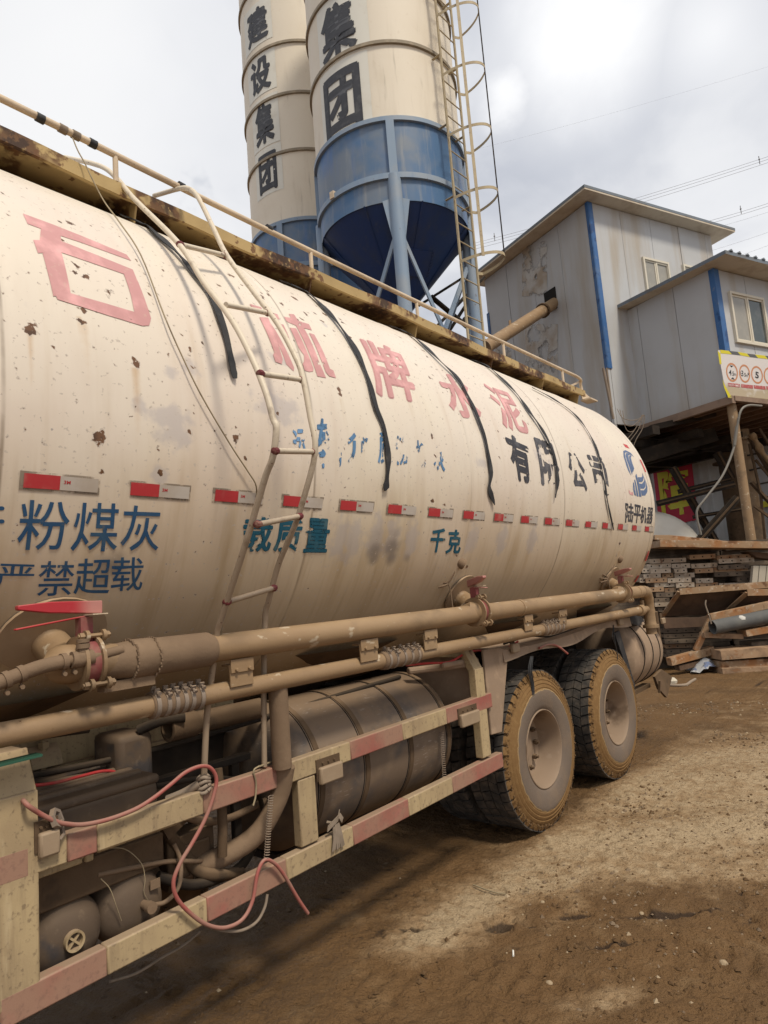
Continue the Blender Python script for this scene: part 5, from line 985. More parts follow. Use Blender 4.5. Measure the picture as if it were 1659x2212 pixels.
# ------------------------------------------------------------------ plant building
UA = math.radians(157.32); U = np.array((math.cos(UA), math.sin(UA), 0)); V_ = np.array((math.sin(UA), -math.cos(UA), 0)); UP = np.array((0, 0, 1.))
BC = PD(1560, 720, 13.0); BC = np.array((BC[0], BC[1], 0))
M['wall'] = mat('white_sandwich_panel', (.455, .462, .47), .6, [((.41, .41, .41), [('n', .9, .4, .7)], .6), ((.35, .29, .215), [('n', 2.2, .47, .74, (1, 1, .12))], .65), ((.36, .28, .18), [('n', 5, .60, .8, (1, 1, .08))], .4), ((.30, .22, .14), [('zn', .6, 1.2, 5.9, 5.2)], .4)], bump=((1.6, .12, .05), (8, .05, .01)), spec=.3)
M['trim'] = mat('blue_corner_trim', (.045, .125, .30), .5, [((.14, .19, .27), [('n', 2, .45, .7)], .5), ((.012, .035, .12), [('n', 3, .54, .62)], .6), ((.30, .26, .20), [('n', 9, .6, .8)], .5)])
M['roof'] = mat('roof_edge_sheet', (.15, .175, .205), .5, [((.14, .135, .125), [('n', 3, .45, .7)], .6)])
M['soffit'] = mat('roof_soffit', (.55, .48, .38), .7, [((.36, .28, .2), [('n', 3, .45, .7)], .5)])
M['alu'] = mat('window_frame_paint', (.60, .55, .45), .5)
M['glassd'] = mat('dusty_window_glass', (.26, .245, .21), .25, [((.36, .33, .27), [('n', 4, .4, .7)], .5)], spec=.6)
M['glassn'] = mat('dark_window_glass', (.045, .06, .06), .1, [((.12, .12, .11), [('n', 3, .5, .7)], .6)], spec=.6)
def bw(u, v, z): return BC + U * u + V_ * v + UP * z
def wall(parent, p0, ax, L, z0, z1, n_out, m_='wall', wd=.95, th=.07, seed=1, holes=()):
    rg = random.Random(seed); b = MB(); x = 0
    while x < L - .02:
        w = min(wd, L - x); c = p0 + ax * (x + w / 2) + n_out * (-th / 2 + rg.uniform(-.004, .004)) + UP * ((z0 + z1) / 2); zb_ = rg.uniform(0, .03)
        b.obox(c - UP * zb_ / 2, (ax, n_out, UP), (w / 2 - .006, th / 2, (z1 - z0 + zb_) / 2)); x += wd
    b.obox(p0 + ax * L / 2 - n_out * (th + .01) + UP * (z0 + z1) / 2, (ax, n_out, UP), (L / 2, .005, (z1 - z0) / 2), mi=1)
    return b.build('wall', [m_, 'dark'], parent)
def window(parent, p, ax, n_out, w, h, panes=('glassd', 'glassd')):
    fr = MB(); t = .05
    for s_ in (-1, 1): fr.obox(p + ax * s_ * (w / 2 - t / 2) + n_out * .02, (ax, n_out, UP), (t / 2, .035, h / 2)); fr.obox(p + UP * s_ * (h / 2 - t / 2) + n_out * .02, (ax, n_out, UP), (w / 2 - t, .034, t / 2))
    for k in (0, 1):
        c = p + ax * (w / 4 - .01) * (2 * k - 1) + n_out * (.02 if k else .008)
        for s_ in (-1, 1): fr.obox(c + ax * s_ * (w / 4 - .03), (ax, n_out, UP), (.022, .014, h / 2 - t)); fr.obox(c + UP * s_ * (h / 2 - t - .02), (ax, n_out, UP), (w / 4 - .05, .013, .02))
    f = fr.build('window', 'alu', parent)
    for k in (0, 1):
        g = MB(); g.obox(p + ax * (w / 4 - .01) * (2 * k - 1) + n_out * (.006 + .002 * k), (ax, n_out, UP), (w / 4 - .05, .003, h / 2 - t - .03)); g.build('pane', panes[k], f)
# control room (front block)
CR = thing('site_cabin', tuple(bw(1, 2.5, 0)), 'raised white panel control room on steel posts with load limit sign', 'cabin')
Z0, Z1, LU = 5.0, 7.62, 2.175
wall(CR, bw(.0, 0, 0), U, LU + .02, Z0, Z1 + .06, -V_, seed=3); wall(CR, bw(0, .02, 0), V_, 5.2, Z0, Z1, -U, seed=4)
b = MB(); b.obox(bw(.035, -.012, (Z0 + Z1) / 2), (U, V_, UP), (.06, .008, (Z1 - Z0) / 2)); b.build('corner_trim', 'trim', CR); b = MB(); b.obox(bw(-.012, .065, (Z0 + Z1) / 2), (U, V_, UP), (.008, .075, (Z1 - Z0) / 2)); b.build('corner_trim', 'trim', CR)
rf = MB(); ov = .32; sl_ = .03
def roofq(u, v, dz): return bw(u, v, Z1 + .02 + sl_ * u + dz)
u0, u1, v0, v1 = -.50, LU + .02, -.30, 5.4
rf.add([roofq(u0, v0, 0), roofq(u1, v0, 0), roofq(u1, v1, 0), roofq(u0, v1, 0), roofq(u0, v0, .075), roofq(u1, v0, .075), roofq(u1, v1, .075), roofq(u0, v1, .075)], [(4, 5, 6, 7), (0, 4, 7, 3), (0, 1, 5, 4), (1, 2, 6, 5), (2, 3, 7, 6)]); rf.add([roofq(u0, v0, 0), roofq(u1, v0, 0), roofq(u1, v1, 0), roofq(u0, v1, 0)], [(0, 3, 2, 1)], 1)
for k in range(22): v = v0 + .12 + k * .25; rf.add([roofq(u0 - .02, v, .075), roofq(u0 - .02, v + .05, .12), roofq(u0 - .02, v + .10, .075), roofq(u1, v, .075), roofq(u1, v + .05, .12), roofq(u1, v + .10, .075)], [(0, 1, 4, 3), (1, 2, 5, 4), (0, 2, 1)])
rf.build('roof', ['roof', 'soffit'], CR, fix=False)
wc = PV(1616, 692, bw(0, 0, 0), U); hW = PV(1583, 632, bw(0, 0, 0), U)[2] - PV(1600, 742, bw(0, 0, 0), U)[2]
vl = (PV(1580, 690, bw(0, 0, 0), U) - BC) @ V_; vr = (PV(1652, 690, bw(0, 0, 0), U) - BC) @ V_
window(CR, bw(0, (vl + vr) / 2, wc[2]), V_, -U, vr - vl, hW, ('glassd', 'glassn'))
# load limit sign below the window
SG = thing('limit_sign', tuple(bw(-.03, 1.6, 5.4)), 'white sign board with round height, width and speed limits and a yellow black edge', 'sign')
def sgn(x, y, e=0): return PV(x, y, bw(-.03 - e, 0, 0), U)
sq = lambda a, b_: ((2800 + a / 6.1) * .54004, (1350 + b_ / 6.1) * .54004)
def sg(a, b_, e=0): return sgn(*sq(a, b_), e)
b = MB(); b.prism([sg(430, 310), sg(1659, 450), sg(1659, 1560), sg(690, 1470), sg(560, 1050)] , -U * .012); b.build('board', mat('sign_board', (.62, .58, .56), .5, [((.40, .32, .20), [('zn', 3, .25, .02, -.12)], .85), ((.66, .64, .62), [('n', 4, .55, .7)], .5)]), SG)
# it runs on past the corner of the picture
b = MB(); e0, e1, e2, e3 = sg(1659, 450), sg(1659, 1560), None, None; b.prism([e0, e0 + V_ * 1.2, e1 + V_ * 1.2, e1], -U * .012); b.build('board', 'panelwhite', SG)
b = MB(); b.cur = 0; ytop = [(490, 300), (700, 325), (915, 350), (1140, 390), (1340, 415), (1580, 440), (1659, 450)]; dn = (75, 85)
for k in range(6):
    a, c = ytop[k], ytop[k + 1]; b.prism([sg(*a, .014), sg(*c, .014), sg(c[0] + dn[0], c[1] + dn[1], .014), sg(a[0] + (dn[0] if k else 10), a[1] + dn[1], .014)], -U * .002, k % 2)
b.prism([sg(430, 320, .014), sg(500, 400, .014), sg(525, 640, .014), sg(480, 660, .014)], -U * .002, 0); b.prism([sg(545, 1030, .014), sg(610, 1180, .014), sg(760, 1440, .014), sg(690, 1470, .014), sg(590, 1230, .014)], -U * .002, 0); b.prism([sg(740, 1420, .014), sg(1659, 1500, .014), sg(1659, 1560, .014), sg(700, 1475, .014)], -U * .002, 2)
b.build('border', [mat('sign_yellow', (.60, .52, .03), .5), mat('sign_grey', (.10, .10, .10), .5), mat('sign_worn_yellow', (.42, .36, .12), .6)], SG)
M['signink'] = mat('sign_black', (.04, .04, .045), .5); M['signring'] = mat('sign_ring_faded', (.52, .33, .10), .5, [((.50, .20, .12), [('zn', 2, .2, 5.55, 5.3)], .8)]); M['signred'] = mat('sign_red_bar', (.42, .10, .10), .5, [((.5, .36, .33), [('n', 20, .5, .7)], .5)])
def on_sign(mb, shape, q0, q1, q2, q3, e, mi=0):
    vs, fs = shape; P4 = [sg(*q, e) for q in (q0, q1, q2, q3)]; mb.add([(P4[0] * (1 - u) + P4[1] * u) * w + (P4[2] * (1 - u) + P4[3] * u) * (1 - w) for u, w in vs], fs, mi)
mb = MB(); TX = MB()
for (cx, cy, rx, ry) in ((782, 850, 145, 230), (1090, 880, 135, 222), (1392, 912, 145, 215), (1700, 945, 145, 215)):
    n = 36; vs = []
    for k in range(n):
        a = 2 * PI * k / n
        for f in (1, .80): x = cx + rx * f * math.cos(a); y = cy + ry * f * math.sin(a) + .28 * (x - cx) * .9; vs.append(sg(x, y, .0145))
    mb.add(vs, [(2 * k, (2 * k + 2) % (2 * n), (2 * k + 3) % (2 * n), 2 * k + 1) for k in range(n)])
mb.build('limit_ring', 'signring', SG, smooth=180)
on_sign(TX, glyph('4', .01, 2), (705, 770), (770, 790), (705, 915), (770, 930), .0145); on_sign(TX, glyph('.', .01, 2), (778, 900), (786, 902), (778, 915), (786, 918), .0145); on_sign(TX, glyph('5', .01, 2), (790, 825), (830, 835), (790, 930), (830, 940), .0145); on_sign(TX, glyph('m', .0, 2), (834, 872), (884, 885), (834, 930), (884, 940), .0145)
on_sign(TX, glyph('3', .01, 2), (1005, 800), (1058, 812), (1005, 940), (1058, 955), .0145); on_sign(TX, glyph('.', .01, 2), (1066, 925), (1074, 928), (1066, 942), (1074, 945), .0145); on_sign(TX, glyph('5', .01, 2), (1080, 860), (1120, 870), (1080, 950), (1120, 960), .0145); on_sign(TX, glyph('m', 0, 2), (1124, 905), (1165, 915), (1124, 960), (1165, 970), .0145)
on_sign(TX, glyph('5', .03, 2), (1348, 825), (1435, 850), (1348, 985), (1435, 1010), .0145)
TX.prism([sg(725, 680, .0145), sg(812, 690, .0145), sg(768, 730, .0145)], -U * .001); TX.prism([sg(800, 965, .0145), sg(845, 1025, .0145), sg(758, 1010, .0145)], -U * .001); TX.prism([sg(985, 820, .0145), sg(1010, 880, .0145), sg(1000, 925, .0145)], -U * .001); TX.prism([sg(1178, 840, .0145), sg(1195, 930, .0145), sg(1160, 890, .0145)], -U * .001)
TX.build('lettering', 'signink', SG, smooth=180)
b = MB()
for (x0, y0, x1) in ((680, 1105, 970), (1000, 1135, 1290), (1308, 1160, 1595), (1615, 1185, 1800)): b.prism([sg(x0, y0, .0145), sg(x1, y0 + 30, .0145), sg(x1 + 5, y0 + 115, .0145), sg(x0 + 10, y0 + 82, .0145)], -U * .001)
b.build('caption_bar', 'signred', SG)
mb = MB()
for k, ch in enumerate('限制高度4.5米'): x = 692 + k * 39; on_sign(mb, glyph(ch, .0, 2), (x, 1125 + k * 4), (x + 32, 1128 + k * 4), (x, 1178 + k * 4), (x + 32, 1182 + k * 4), .0165)
mb.build('lettering', mat('sign_white', (.6, .55, .52), .5), SG, smooth=180)
# deck, edge beams, posts
b = MB(); b.obox(bw(LU / 2, -.02, Z0 - .08), (U, V_, UP), (LU / 2 + .05, .05, .075)); b.obox(bw(-.02, 2.6, Z0 - .06), (U, V_, UP), (.05, 2.6, .05)); b.obox(bw(LU / 2 + 2, 2.6, Z0 - .02), (U, V_, UP), (LU / 2 + 2.0, 2.6, .014), mi=1)
for k in range(12): b.obox(bw(LU / 2 + 1, .35 + k * .42, Z0 - .075), (U, V_, UP), (LU / 2 + 1.0, .035, .04), mi=1)
b.build('deck', [mat('deck_beam', (.26, .18, .13), .7, [((.15, .10, .07), [('n', 4, .4, .7)], .6)]), mat('deck_board', (.19, .115, .075), .85, [((.10, .065, .045), [('n', 3, .4, .7)], .6)])], CR)
b = MB(); pt = bw(.12, .14, 0); b.tube([pt + UP * 0, pt + UP * (Z0 - .14)], .088, 20); b.build('post', 'pipe', CR, smooth=40)
for (x, y, d, r) in ((1612, 1000, 14.8, .15),):
    q = PD(x, y, d); b = MB(); b.tube([(q[0], q[1], 0), (q[0], q[1], 4.75)], r, 24); b.tube([(q[0], q[1], 4.5), (q[0], q[1], 4.55)], r * 1.7, 20); b.build('post', 'pipe', CR, smooth=40)
b = MB(); b.tube(cat_rom([PD(1645, 877, 13.0), PD(1616, 876, 12.85), PD(1600, 888, 12.75), PD(1592, 925, 12.75), PD(1586, 965, 12.75), PD(1562, 1025, 12.65), PD(1526, 1074, 12.6), PD(1507, 1099, 12.6), PD(1506, 1120, 12.6), PD(1514, 1155, 12.6)], 6), .022, 10); b.tube([PD(1586.5, 962, 12.75), PD(1592, 920, 12.75)], .030, 10); tag(b.build('conduit_pipe', mat('pale_conduit', (.20, .185, .16), .5), smooth=60), 'pale bent conduit tied to the round post under the control room', 'pipe')
# mixer house (taller block)
Q0 = BC + U * LU; UC = PV(1290, 612, Q0, U); UC = np.array((UC[0], UC[1], 0)); a0 = (UC - BC) @ V_
MH = thing('mixer_house', tuple(UC + U * 2 + V_ * 2), 'tall grey white panel mixer house with blue corner trim and flat roof', 'building')
mw = lambda u, v, z: UC + U * u + V_ * v + UP * z
ztop = PV(1262, 432, Q0, U)[2] - .03; LM = 3.95; VM = 4.25
wall(MH, mw(0, 0, 0), U, LM, 4.7, ztop, -V_, seed=8, wd=1.0); wall(MH, mw(0, .0, 0), V_, VM, 5.0, ztop, -U, seed=9, wd=1.0); wall(MH, mw(LM, 0, 0), V_, VM, 4.7, ztop, U, seed=10); wall(MH, mw(0, VM, 0), U, LM, 5.0, ztop, V_, seed=11)
b = MB(); zt_ = PV(1310, 795, Q0, U)[2]; b.obox(mw(.02, -.014, (zt_ + ztop) / 2), (U, V_, UP), (.042, .008, (ztop - zt_) / 2)); b.build('corner_trim', 'trim', MH); b = MB(); b.obox(mw(-.014, .062, (zt_ + ztop) / 2), (U, V_, UP), (.008, .06, (ztop - zt_) / 2)); b.build('corner_trim', 'trim', MH); b = MB(); b.obox(mw(LM - .02, -.012, 7), (U, V_, UP), (.05, .008, 2.2)); b.build('corner_trim', 'trim', MH)
rf = MB(); E1, E2 = .34, .30; zr_ = ztop + .02
for mi_, z_, h_ in ((1, zr_ + .02, .02), (0, zr_ + .072, .032)):
    rf.obox(mw((LM) / 2, VM / 2 + (0.05), z_), (U, V_, UP), (LM / 2 + E1 + .006 * (1 - mi_), VM / 2 + E2 + .006 * (1 - mi_) + .15, h_), mi=mi_)
rf.build('roof', ['roof', 'soffit'], MH)
for (xa, xb, ya, yb) in ((1385, 1441, 556, 632), (1472, 1512, 572, 640)):
    pa = PV(xa, ya, Q0, U); pb = PV(xb, ya + (xb - xa) * .235, Q0, U); w = np.linalg.norm((pb - pa)[:2]); h = 1.2; window(MH, (pa + pb) / 2 + UP * (-h / 2), V_, -U, w, h)
b = MB(); hc = PV(1190, 652, UC, V_); b.obox(hc + UP * .03, (U, V_, UP), (.20, .015, .27)); hc2 = PV(1113, 706, UC, V_); b.obox(hc2, (U, V_, UP), (.30, .012, .10)); b.build('painted_opening', 'black', MH)  # flat black plates on the wall, painting the dark inside of the openings
b = MB()   # rust and dirt runs on the shaded side are in the sheet itself: crumpled patch sheets
for (x0, x1, y0, y1, s_) in ((1128, 1182, 520, 640, 1), (1135, 1205, 700, 850, 2), (1070, 1105, 740, 800, 3)):
    rg = random.Random(s_); n = 8; vs = []
    for i in range(n):
        for j in range(n): p = PV(x0 + (x1 - x0) * i / (n - 1), y0 + (y1 - y0) * j / (n - 1), UC, V_); vs.append(p - V_ * (.006 + rg.uniform(0, .035) * (0 < i < n - 1) * (0 < j < n - 1)))
    b.add(vs, [(i * n + j, i * n + j + 1, i * n + n + j + 1, i * n + n + j) for i in range(n - 1) for j in range(n - 1)])
b.build('patch_sheet', mat('stained_crumpled_sheet', (.47, .455, .43), .5, [((.30, .22, .14), [('n', 1.6, .42, .66)], .85)], alpha=[('n', 1.9, .42, .5)]), MH, smooth=20)
b = MB(); b.prism([PV(1150, 800, UC - V_ * .02, V_), PV(1166, 815, UC - V_ * .02, V_), PV(1176, 845, UC - V_ * .02, V_), PV(1160, 870, UC - V_ * .02, V_), PV(1140, 850, UC - V_ * .02, V_)], -V_ * .03); b.build('torn_insulation', 'panelwhite', MH)
for (u, v) in ((.25, .3), (LM - .2, .3), (.25, VM - .3), (LM - .2, VM - .3)):
    b = MB(); q = mw(u, v, 0); b.tube([q, q + UP * 4.6], .19, 20); b.tube([q + UP * 4.25, q + UP * 4.3], .32, 20); b.build('column', 'grime', MH, smooth=40)
b = MB(); b.obox(mw(LM / 2, VM / 2, 4.7), (U, V_, UP), (LM / 2, VM / 2, .02))
for v in (.05, 1.4, 2.8, VM - .1): b.obox(mw(LM / 2 - .5, v, 4.6), (U, V_, UP), (LM / 2 + .5, .10, .09))
for u in (.1, 1.9, LM - .1): b.obox(mw(u, VM / 2, 4.59), (U, V_, UP), (.09, VM / 2 - .05, .08))
b.build('floor_frame', 'dark', MH)
b = MB()
for (a, c, w, d) in (((1382, 988), (1545, 938), .30, 14.5), ((1405, 925), (1560, 890), .12, 14.0)): b.bar(PD(*a, d), PD(*c, d), .12, w)
b.build('floor_frame', 'dark', MH)
b = MB()
for (a, c, w, d) in (((1452, 1010), (1550, 1178), .15, 14.6), ((1548, 978), (1580, 1035), .16, 14.9), ((1512, 1165), (1592, 1075), .15, 14.0), ((1420, 1088), (1585, 1046), .13, 14.3), ((1466, 1062), (1575, 1035), .10, 14.7), ((1498, 1117), (1610, 1098), .08, 14.4)):
    p, q = PD(*a, d), PD(*c, d); b.bar(p, q, w, .10, up=(FWD[0], FWD[1], 0)); b.bar(p - np.array((FWD[0], FWD[1], 0)) * .06, q - np.array((FWD[0], FWD[1], 0)) * .06, w * .25, .04, up=(FWD[0], FWD[1], 0), mi=1)
b.build('brace', ['dark', 'grime'], MH)
b = MB()   # cables bunched at the corner
for k in range(6): b.tube(cat_rom([PD(1330 + 3 * k, 882 + k, 13.5), PD(1342 + 2 * k, 896 + 6 * k, 13.4), PD(1362 + k, 902 + 6 * k, 13.4), PD(1380, 903 + 2 * k, 13.4), PD(1392 - k, 896, 13.4)] if k % 2 else [PD(1393 - k, 897, 13.4), PD(1388 - 5 * k, 925 + 2 * k, 13.4), PD(1374 - 7 * k, 950 + 2 * k, 13.4), PD(1360 - 9 * k, 985, 13.4)], 4), .007, 6)
b.tube([PD(1303, 795, 13.85), PD(1325, 905, 13.85)], .03, 8); b.tube([PD(1310, 795, 13.85), PD(1322, 880, 13.85)], .02, 8); tag(b.build('cable_bundle', 'twine', smooth=60), 'tangled grey cables at the lower corner of the mixer house', 'cables')
# screw conveyor
SC = thing('screw_conveyor', tuple(PD(1060, 745, 13.6)), 'long dusty cream screw conveyor tube running up into the mixer house wall', 'conveyor')
p0, p1 = PD(1046, 752, 13.6), PV(1196, 655, UC, V_) + V_ * .02; b = MB(); d = nz(p1 - p0); pm = p0 + (p1 - p0) * .62
b.tube([p0, p1], .135, 28); b.build('tube', 'pipe', SC, smooth=45)
b = MB(); q = PV(1182, 666, UC - V_ * .5, V_); t = ((q - p0) @ d); q = p0 + d * t; b.tube([q - d * .03, q - d * .005], .175, 28); b.tube([q + d * .005, q + d * .03], .175, 28)
for k in range(12): a = k * PI / 6; s1 = nz(np.cross(d, UP)); s2 = np.cross(s1, d); e = q + (s1 * math.cos(a) + s2 * math.sin(a)) * .158; b.tube([e - d * .05, e + d * .05], .014, 6)
b.build('flange', 'grime', SC, smooth=40)
b = MB(); q = p0 + d * (t * .42); b.obox(q + UP * .18, (d, np.cross(d, UP), UP), (.05, .01, .07)); b.tube([p0 - d * .02, p0 + d * .04], .17, 24); b.build('lug', 'pipe', SC)

# ------------------------------------------------------------------ corrugated shed with red banner behind
SHD = PD(1460, 1060, 19.0); SH0 = np.array((SHD[0], SHD[1], 0))
b = MB(); n = 210; vs = []
for k in range(n):
    u = 5.5 - k * .075; o_ = (0, .035, .035, 0)[k % 4]
    for z in (0, 6.5): vs.append(SH0 + U * u - V_ * o_ + UP * z)
b.add(vs, [(2 * k, 2 * k + 2, 2 * k + 3, 2 * k + 1) for k in range(n - 1)])
b.obox(SH0 - U * 2.4 + V_ * 2.5 + UP * 6.55, (U, V_, UP), (8.1, 2.7, .06)); b.obox(SH0 - U * 2.4 + V_ * 5 + UP * 3.25, (U, V_, UP), (7.8, .05, 3.25)); b.obox(SH0 + U * 5.45 + V_ * 2.5 + UP * 3.25, (U, V_, UP), (.05, 2.5, 3.2)); b.obox(SH0 - U * 10.1 + V_ * 2.5 + UP * 3.25, (U, V_, UP), (.05, 2.5, 3.2))
tag(b.build('corrugated_shed', mat('grey_corrugated_sheet', (.55, .56, .56), .5, [((.33, .32, .30), [('n', 1.2, .4, .7)], .6), ((.30, .25, .19), [('n', 4, .55, .8, (1, 1, .1))], .4)]), org=SH0, smooth=20), 'grey corrugated metal shed standing behind the dark plant frame', 'shed')
BN = thing('banner', tuple(SH0 - V_ * .06), 'red banner with yellow 障 character fixed to the grey corrugated shed', 'banner')
bq = lambda a, b_: ((2400 + a / 2.0104) * .54004, (1650 + b_ / 2.0104) * .54004)
def bp(a, b_, e=.06): return PV(*bq(a, b_), SH0 - V_ * e, V_)
b = MB(); b.prism([bp(425, 448), bp(738, 400), bp(790, 862), bp(640, 892), bp(480, 925)], -V_ * .01); b.build('cloth', mat('banner_red', (.55, .03, .07), .6, [((.42, .025, .055), [('n', 2, .4, .7)], .6)]), BN)
mb = MB(); vs, fs = glyph('障', .03, 3); P4 = [bp(455, 468, .075), bp(715, 425, .075), bp(505, 855, .075), bp(745, 800, .075)]; mb.add([(P4[0] * (1 - u) + P4[1] * u) * w + (P4[2] * (1 - u) + P4[3] * u) * (1 - w) for u, w in vs], fs); mb.build('lettering', mat('banner_yellow', (.72, .66, .06), .6), BN, smooth=180)
HB = thing('hazard_board', tuple(SH0 - U * 3 - V_ * .1), 'white board with yellow edge strips hung on the shed behind the stair truss', 'sign')
b = MB(); b.prism([bp(1180, 270, .09), bp(1420, 230, .09), bp(1460, 730, .09), bp(1225, 775, .09)], -V_ * .01); b.build('board', mat('board_white', (.55, .55, .57), .5), HB)
b = MB(); b.prism([bp(1175, 235, .09), bp(1420, 190, .09), bp(1423, 232, .09), bp(1180, 272, .09)], -V_ * .014); b.prism([bp(1222, 730, .105), bp(1455, 690, .105), bp(1462, 740, .105), bp(1228, 778, .105)], -V_ * .01); b.build('border', 'banner_yellow' if 'banner_yellow' in M else bpy.data.materials['banner_yellow'], HB)
ST = thing('stair_truss', tuple(PD(1640, 1165, 14.2) * np.array((1, 1, 0))), 'dark steel access stair with slanted stringers at the picture edge', 'stair')
b = MB()
for (a, c, w) in (((1200, 200), (1460, 640), .09), ((1215, 560), (1460, 830), .10), ((1240, 750), (1400, 870), .06), ((1290, 640), (1330, 1050), .04), ((1200, 250), (1290, 640), .035), ((1250, 380), (1400, 560), .03), ((1280, 130), (1460, 420), .05)): b.bar(PD(*bq(*a), 14.3), PD(*bq(*c), 14.2), w, .05)
b.build('stringer', 'grime', ST)
for (a, c) in (((1190, 345), (1260, 330)), ((1205, 465), (1330, 435)), ((1235, 585), (1380, 555)), ((1300, 690), (1420, 665))): b = MB(); b.bar(PD(*bq(*a), 14.4), PD(*bq(*c), 14.6), .04, .04); b.build('tread', 'dark', ST)
b = MB(); b.tube(cat_rom([PD(*bq(1215, 170), 14.1), PD(*bq(1260, 240), 14.1), PD(*bq(1310, 330), 14.1), PD(*bq(1400, 420), 14.1)], 4), [.06 + .02 * math.sin(i * 1.3) for i in range(13)], 8); tag(b.build('wrapped_sack', mat('brown_sacking', (.26, .17, .09), .9, [((.16, .10, .05), [('n', 9, .45, .7)], .7)]), smooth=60), 'twisted brown sacking tied along the stair truss under the deck', 'sacking')

# ------------------------------------------------------------------ second tanker, seen only as a pale dome over the pile
T2 = thing('parked_tanker', tuple(PD(1415, 1232, 14.2) * np.array((1, 1, 0))), 'pale domed tank of another tanker parked behind the formwork pile', 'truck')
c = PD(1408, 1250, 14.2); c = np.array((c[0], c[1], 1.95)); dv = nz((-.35, .94, 0)); b = MB(); b.lathe(c, dv, [(.001, -.28), (.45, -.24), (.8, -.14), (1.02, -.02), (1.13, .14), (1.13, 1.5), (1.13, 4.4), (.001, 4.6)], 64, ref=(0, 0, 1)); b.build('tank_body', mat('pale_tank_paint', (.62, .57, .49), .5, [((.50, .42, .32), [('n', 1.5, .4, .7)], .6)]), T2, smooth=40)
b = MB(); sv = np.array((dv[1], -dv[0], 0)); b.obox(c + dv * 2 - UP * 1.15, (dv, sv, UP), (2.4, .4, .12)); b.build('chassis', 'dark', T2)
for k in (.6, 1.9, 3.6):
    for s_ in (-.95, .95): b = MB(); q = c + dv * k + sv * s_; b.lathe((q[0], q[1], .5), sv, [(.12, -.14), (.3, -.14), (.5, -.12), (.5, .12), (.3, .14), (.12, .14)], 28); b.build('wheel', 'tyre', T2)

# ------------------------------------------------------------------ pile of steel formwork panels
PG = P(1560, 1440, 2, 0); WV = np.array((RGT[0], RGT[1], 0)); DV = np.array((FWD[0], FWD[1], 0))
def pp(a, b_, off=0.): return PV(*bq(a, b_), PG + DV * off, DV)
FT = [mat('formwork_pale', (.36, .30, .235), .7, [((.26, .19, .13), [('n', 5, .42, .66)], .8), (RUST, [('n', 11, .58, .70)], .8), ((.55, .50, .42), [('n', 9, .58, .7)], .6)], rnd=True, tint=.5, bump=((40, .4, .01),)),
      mat('formwork_brown', (.27, .175, .105), .8, [((.13, .085, .055), [('n', 4, .42, .68)], .8), (RUSTO, [('n', 8, .56, .70)], .5), ((.40, .31, .21), [('n', 12, .6, .74)], .6)], rnd=True, tint=.6, bump=((40, .4, .01),)),
      mat('formwork_dark', (.10, .075, .055), .85, [((.20, .15, .105), [('n', 5, .45, .7)], .7)], rnd=True, tint=.6)]
M['fhole'] = M['black']
def panel(x0, y0, x1, y1, off, h, dep, mt, lab, nh=None, grp='steel forms stacked in the pile'):
    p, q = pp(x0, y0, off), pp(x1, y1, off); a = nz(q - p); L = np.linalg.norm(q - p); s_ = nz(np.cross(UP, a)); s_ = s_ if s_ @ DV > 0 else -s_; u = np.cross(a, s_) if np.cross(a, s_)[2] > 0 else -np.cross(a, s_); b = MB(); lip = .012
    b.obox((p + q) / 2 + s_ * lip / 2, (a, s_, u), (L / 2, lip / 2, h / 2)); b.obox((p + q) / 2 + s_ * (dep / 2 + lip / 2 + .001) , (a, s_, u), (L / 2 - .012, dep / 2 - lip / 2, h / 2 - .012)); b.obox((p + q) / 2 + s_ * (dep / 2 + lip / 2) + u * (h / 2 - .006), (a, s_, u), (L / 2, dep / 2 - lip / 2, .005))
    for e in (-1, 1): b.obox((p + q) / 2 + a * e * (L / 2 - .006) + s_ * (dep / 2 + lip / 2), (a, s_, u), (.006, dep / 2 - lip / 2 - .0005, h / 2 - .012))
    nh = nh if nh is not None else max(2, int(round(L / .15)))
    for k in range(nh): c = p + a * L * (k + .5) / nh; b.tube([c - s_ * .0015, c + s_ * .004], min(.0135, h * .2), 10, mi=1)
    o = b.build('steel_form', [mt, 'fhole'], smooth=30); return tag(o, lab, 'formwork', grp)
rows = [(1160, [(720, 930), (940, 1215)], 1), (1192, [(400, 692), (955, 1240)], 0), (1232, [(380, 575), (580, 725), (735, 945)], 0), (1238, [(950, 1200)], 2), (1272, [(340, 400), (405, 570), (600, 700), (765, 912)], 0), (1262, [(918, 1190)], 1), (1312, [(350, 490), (500, 590), (600, 760)], 0), (1300, [(920, 1210)], 1), (1350, [(320, 365), (368, 540), (545, 735), (770, 910)], 0), (1338, [(1105, 1215)], 2), (1385, [(440, 600), (612, 760), (960, 1215)], 0), (1390, [(770, 950)], 1), (1425, [(400, 515), (520, 650)], 1), (1466, [(450, 590)], 1), (1505, [(440, 560)], 2), (1545, [(440, 590)], 0), (1585, [(470, 620)], 2),
        (1755, [(510, 800)], 2), (1797, [(515, 830)], 2), (1838, [(520, 800)], 2), (1878, [(525, 790)], 1), (1918, [(535, 760)], 2), (1958, [(545, 720)], 2)]
ORD = ['topmost', 'second', 'third', 'fourth', 'fifth', 'sixth', 'seventh', 'eighth', 'ninth', 'tenth', 'eleventh', 'twelfth', 'thirteenth', 'fourteenth', 'fifteenth', 'sixteenth', 'seventeenth', 'eighteenth', 'nineteenth', 'twentieth', 'twenty-first', 'twenty-second', 'lowest']
TONE = ['pale', 'rusty brown', 'dark']
rg = random.Random(9)
